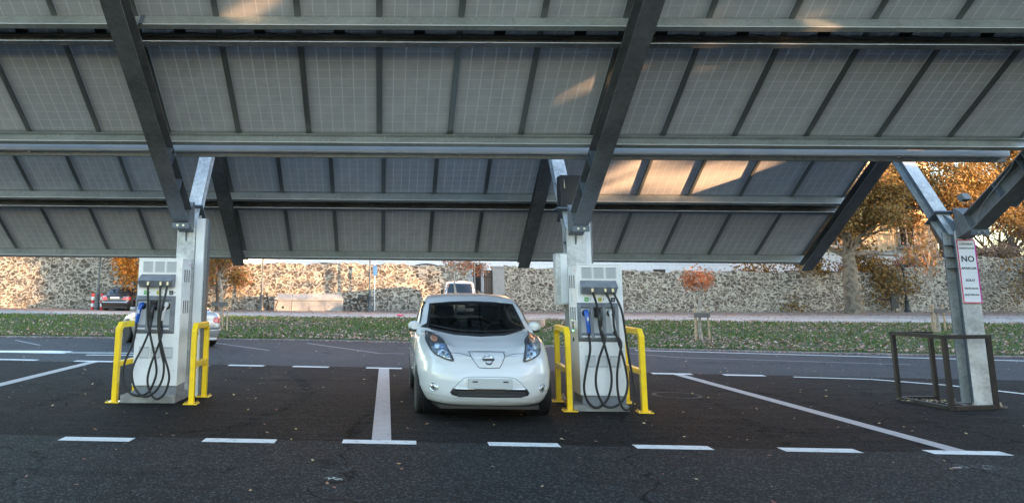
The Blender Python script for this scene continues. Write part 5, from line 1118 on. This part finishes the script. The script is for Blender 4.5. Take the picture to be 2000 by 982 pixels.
def stakes(label, x, Y, z, h=1.15, w=.26, col=None):
    s = thing('tree_stakes', label, 'tree stakes', (x, Y, z-.05), (0, 0, random.uniform(-.2, .2)), 'timber stakes round the young trees'); col = col or M['timber']
    for dx, dy in ((-w, -.1), (w, -.05), (-.05, w)): B().tube([(dx, dy, 0), (dx*.95, dy*.95, h+random.uniform(-.03, .05))], .034, 8).obj('stake', col, s, True)
    B().b2(-w-.02, w+.02, -.15, -.11, h-.30, h-.15).b2(-w-.02, -.0, -.11, w+.05, h-.30, h-.28).obj('tie_board', mat('tie_band', (.12, .115, .11), .8), s)
a = staked('young red leaved staked tree on the verge right of the right charger', 1366, 27.0, 1.62, M['leaf_red'], 900, .42, ls=.058); stakes('timber stakes round the red leaved tree right of the right charger', *a, 1.12, .25)
a = staked('young tree with thin white trunk seen beside the sign post', 1828, 32., 2.1, M['leaf_mix'], 900, .95, nb=7, up=.9, ls=.07); stakes('timber stakes round the white trunked tree beside the sign post', *a, 1.12, .24)
a = staked('young staked tree with orange leaves just right of the left charger', 432, 29.5, 2.15, M['leaf_mix'], 2600, .75, ls=.08, nb=7, up=.1); stakes('timber stakes round the tree right of the left charger', *a, 1.28, .30, M['timber'])
a = staked('young red leaved tree rising behind the hatchback roof', 888, 36.0, 2.15, M['leaf_red'], 900, .75, ls=.07, up=.2)
x, y = yz(262, 47.0); tree('orange_tree', 'orange leaved tree whose low boughs hang beside the left charger', x, y, 3.1, .10, 1.0, 2, 3600, .12, .3, M['leaf_orange'], M['bark_dark'], 6, .8, -.3, elev=(-.5, .9))
x, y = yz(424, 48.0); tree('orange_tree', 'orange leaved tree against the wall right of the left charger', x, y, 3.3, .09, 1.1, 2, 3600, .12, .3, M['leaf_mix'], M['bark_dark'], 6, .8, -.3, elev=(-.5, .9))
# bushes on the bank above the right wall
def shrub(label, px0, px1, Y, z0, h, n, m, name='shrub'):
    x0, x1 = X_at(px0, Y), X_at(px1, Y); s = thing(name, label, 'shrub', ((x0+x1)/2, Y, z0)); tips = []; bb = B()
    for k in range(26): p = Vector((random.uniform(x0, x1)-(x0+x1)/2, random.uniform(-.4, .4), 0)); q = p+Vector((random.gauss(0, .3), random.gauss(0, .2), h*random.uniform(.5, 1))); bb.tube([p, (p+q)/2+Vector((.05, 0, 0)), q], .015, 4); tips += [tuple(q), tuple((p*.4+q*.6))]
    bb.obj('stem', M['bark_dark'], s); lb = B(); leaf_cloud(lb, tips, n, .11, .28, .6); lb.obj('foliage', m, s, fixn=False)
shrub('pinkish autumn shrub above the wall left of the sign', 1768, 1860, 51.4, 3.3, .9, 2200, leafmat('leaf_pink', [(.34, .17, .14), (.26, .13, .1), (.42, .25, .2)]))
shrub('pale twiggy shrub above the wall right of the sign', 1915, 2010, 51.6, 3.9, 1.0, 1800, leafmat('leaf_pale', [(.36, .27, .2), (.30, .22, .18), (.2, .15, .1)]))
# terrace hedge far left behind the wall
shrub('orange creeper hanging over the wall at the far left', -40, 120, 50.3, 3.7, .6, 1500, M['leaf_orange'])

# ------------------------------------------------------------------ unseen row added behind the camera to keep the low sun off the ground
D_ = Vector((math.sin(SUN_AZ), math.cos(SUN_AZ), 0)); U_ = Vector((-D_.y, D_.x, 0))     # towards sun; u across, positive to +Y side
if U_.y < 0: U_ = -U_
OD = 60.
row = thing('sun_blocker_row', 'unseen row of house-like blocks added behind the camera to block the low sun', 'building', tuple(D_*OD), (0, 0, math.atan2(U_.y, U_.x)))
e_x = 1
def rowbox(u0, u1, top, name='sun_blocker_wall', m=None, d0=0, d1=9):
    return B().b2(u0, u1, -d1, -d0, -.1, top).obj(name, m or mat('render_cream', (.5, .44, .36), .9), row)
rowbox(-50, 25, 8.3); rowbox(25, 28.3, 7.9); rowbox(28.3, 34.6, 13.6); rowbox(34.6, 43, 7.9); rowbox(43, 60.5, 13.6); rowbox(60.5, 120, 11.0)  # block heights set only by where the low sun should pass
B().b2(-50.5, 25, .0, .35, 8.05, 8.31).obj('cornice', M['stonewhite'], row)
for i in range(18):
    for z in (1.2, 4.6): w_ = B().b2(-48+i*4, -46.8+i*4, .001, .03, z, z+1.6).obj('window', M['glassdark'], row)
# unseen added trees: crowns with gaps shaped to throw sun patches on the roofs
TD = 24.; tanE = math.tan(SUN_EL)
def to_uv(P): return P.dot(U_), P.z+tanE*(TD-P.dot(D_))
def on_roof(px, py, roof):
    y0, z0 = ROOFS[roof]; d = pix(px, py); t = (y0*S_+(z0-CAMZ)*C_)/(d.y*S_+d.z*C_); return Vector((d.x*t, d.y*t, CAMZ+d.z*t))
ZON = [('near', (1080, 134, 1170, 182), .03, .46), ('near', (1050, 228, 1140, 256), .10, .36), ('near', (1345, 134, 1472, 192), .05, .38), ('near', (790, 166, 860, 186), .4, .3),
       ('near', (1250, 66, 1420, 96), .15, .3), ('near', (1560, 0, 1690, 44), .02, .34), ('near', (430, 0, 650, 46), .02, .34), ('near', (1110, 0, 1190, 36), .06, .34), ('far', (1180, 318, 1480, 376), .04, .24)]
zon = []
for roof, (x0, y0, x1, y1), pblk, mg in ZON: zon.append(([to_uv(on_roof(a, b, roof)) for a, b in ((x0, y0), (x1, y0), (x1, y1), (x0, y1))], pblk, mg))
def inside(u, v, P):
    c = False
    for (x0, y0), (x1, y1) in zip(P, P[1:]+P[:1]):
        if (y0 > v) != (y1 > v) and u < (x1-x0)*(v-y0)/(y1-y0)+x0: c = not c
    return c
for ti, (uc, lab) in enumerate(((-9, 'unseen broad tree added behind the camera to mask the low sun, nearest the left end'), (1, 'second unseen broad tree added behind the camera to mask the low sun'), (10.5, 'third unseen broad tree added behind the camera to mask the low sun'), (20, 'fourth unseen broad tree added behind the camera to mask the low sun'), (30, 'unseen thinly leaved tree added behind the camera to weaken the sun on the wall'), (39, 'unseen thinly leaved tree added at the right end to weaken the sun on the wall'))):
    t = thing('sun_mask_tree', lab, 'tree', tuple(D_*TD+U_*uc), (0, 0, math.atan2(U_.y, U_.x)), 'unseen sun-masking trees behind the camera')  # added out of view to mask the sun
    B().tube([(0, 0, -.1), (.1, 0, 3), (0, .1, 6), (0, 0, 9)], [.4, .3, .25, .1], 10).obj('trunk', M['bark'], t, True)
    random.seed(100+ti); lb = B(); n = 0
    while n < (9000 if uc < 22 else 3700):
        u, v = random.uniform(uc-5.2, uc+5.2), random.uniform(4.6, 10.6)
        if 24.3 < u < 24.8: continue
        pb = 1. if u < 24.5 else .9
        for P, q, mg in zon:
            if any(inside(u+a_, v+b_, P) for a_, b_ in ((0, 0), (mg, 0), (-mg, 0), (0, mg*.8), (0, -mg*.8))): pb = min(pb, q*.35)
        n += 1
        if random.random() > pb: continue
        sz = random.uniform(.16, .32) if pb == 1. else random.uniform(.07, .15); a = random.uniform(0, 2*PI); d = random.uniform(-1.6, 1.6); o = len(lb.v)
        v2 = v-tanE*d*0
        for du, dv in ((1, 0), (0, .6), (-1, 0), (0, -.6)):
            x_, z_ = sz*(du*math.cos(a)-dv*math.sin(a)), sz*(du*math.sin(a)+dv*math.cos(a)); lb.v.append((u-uc+x_, d+.3*x_, v2+z_+tanE*(-d)*-1*0))
        lb.f.append((o, o+1, o+2, o+3))
    lb.obj('crown', M['leaf_gold'], t, fixn=False)
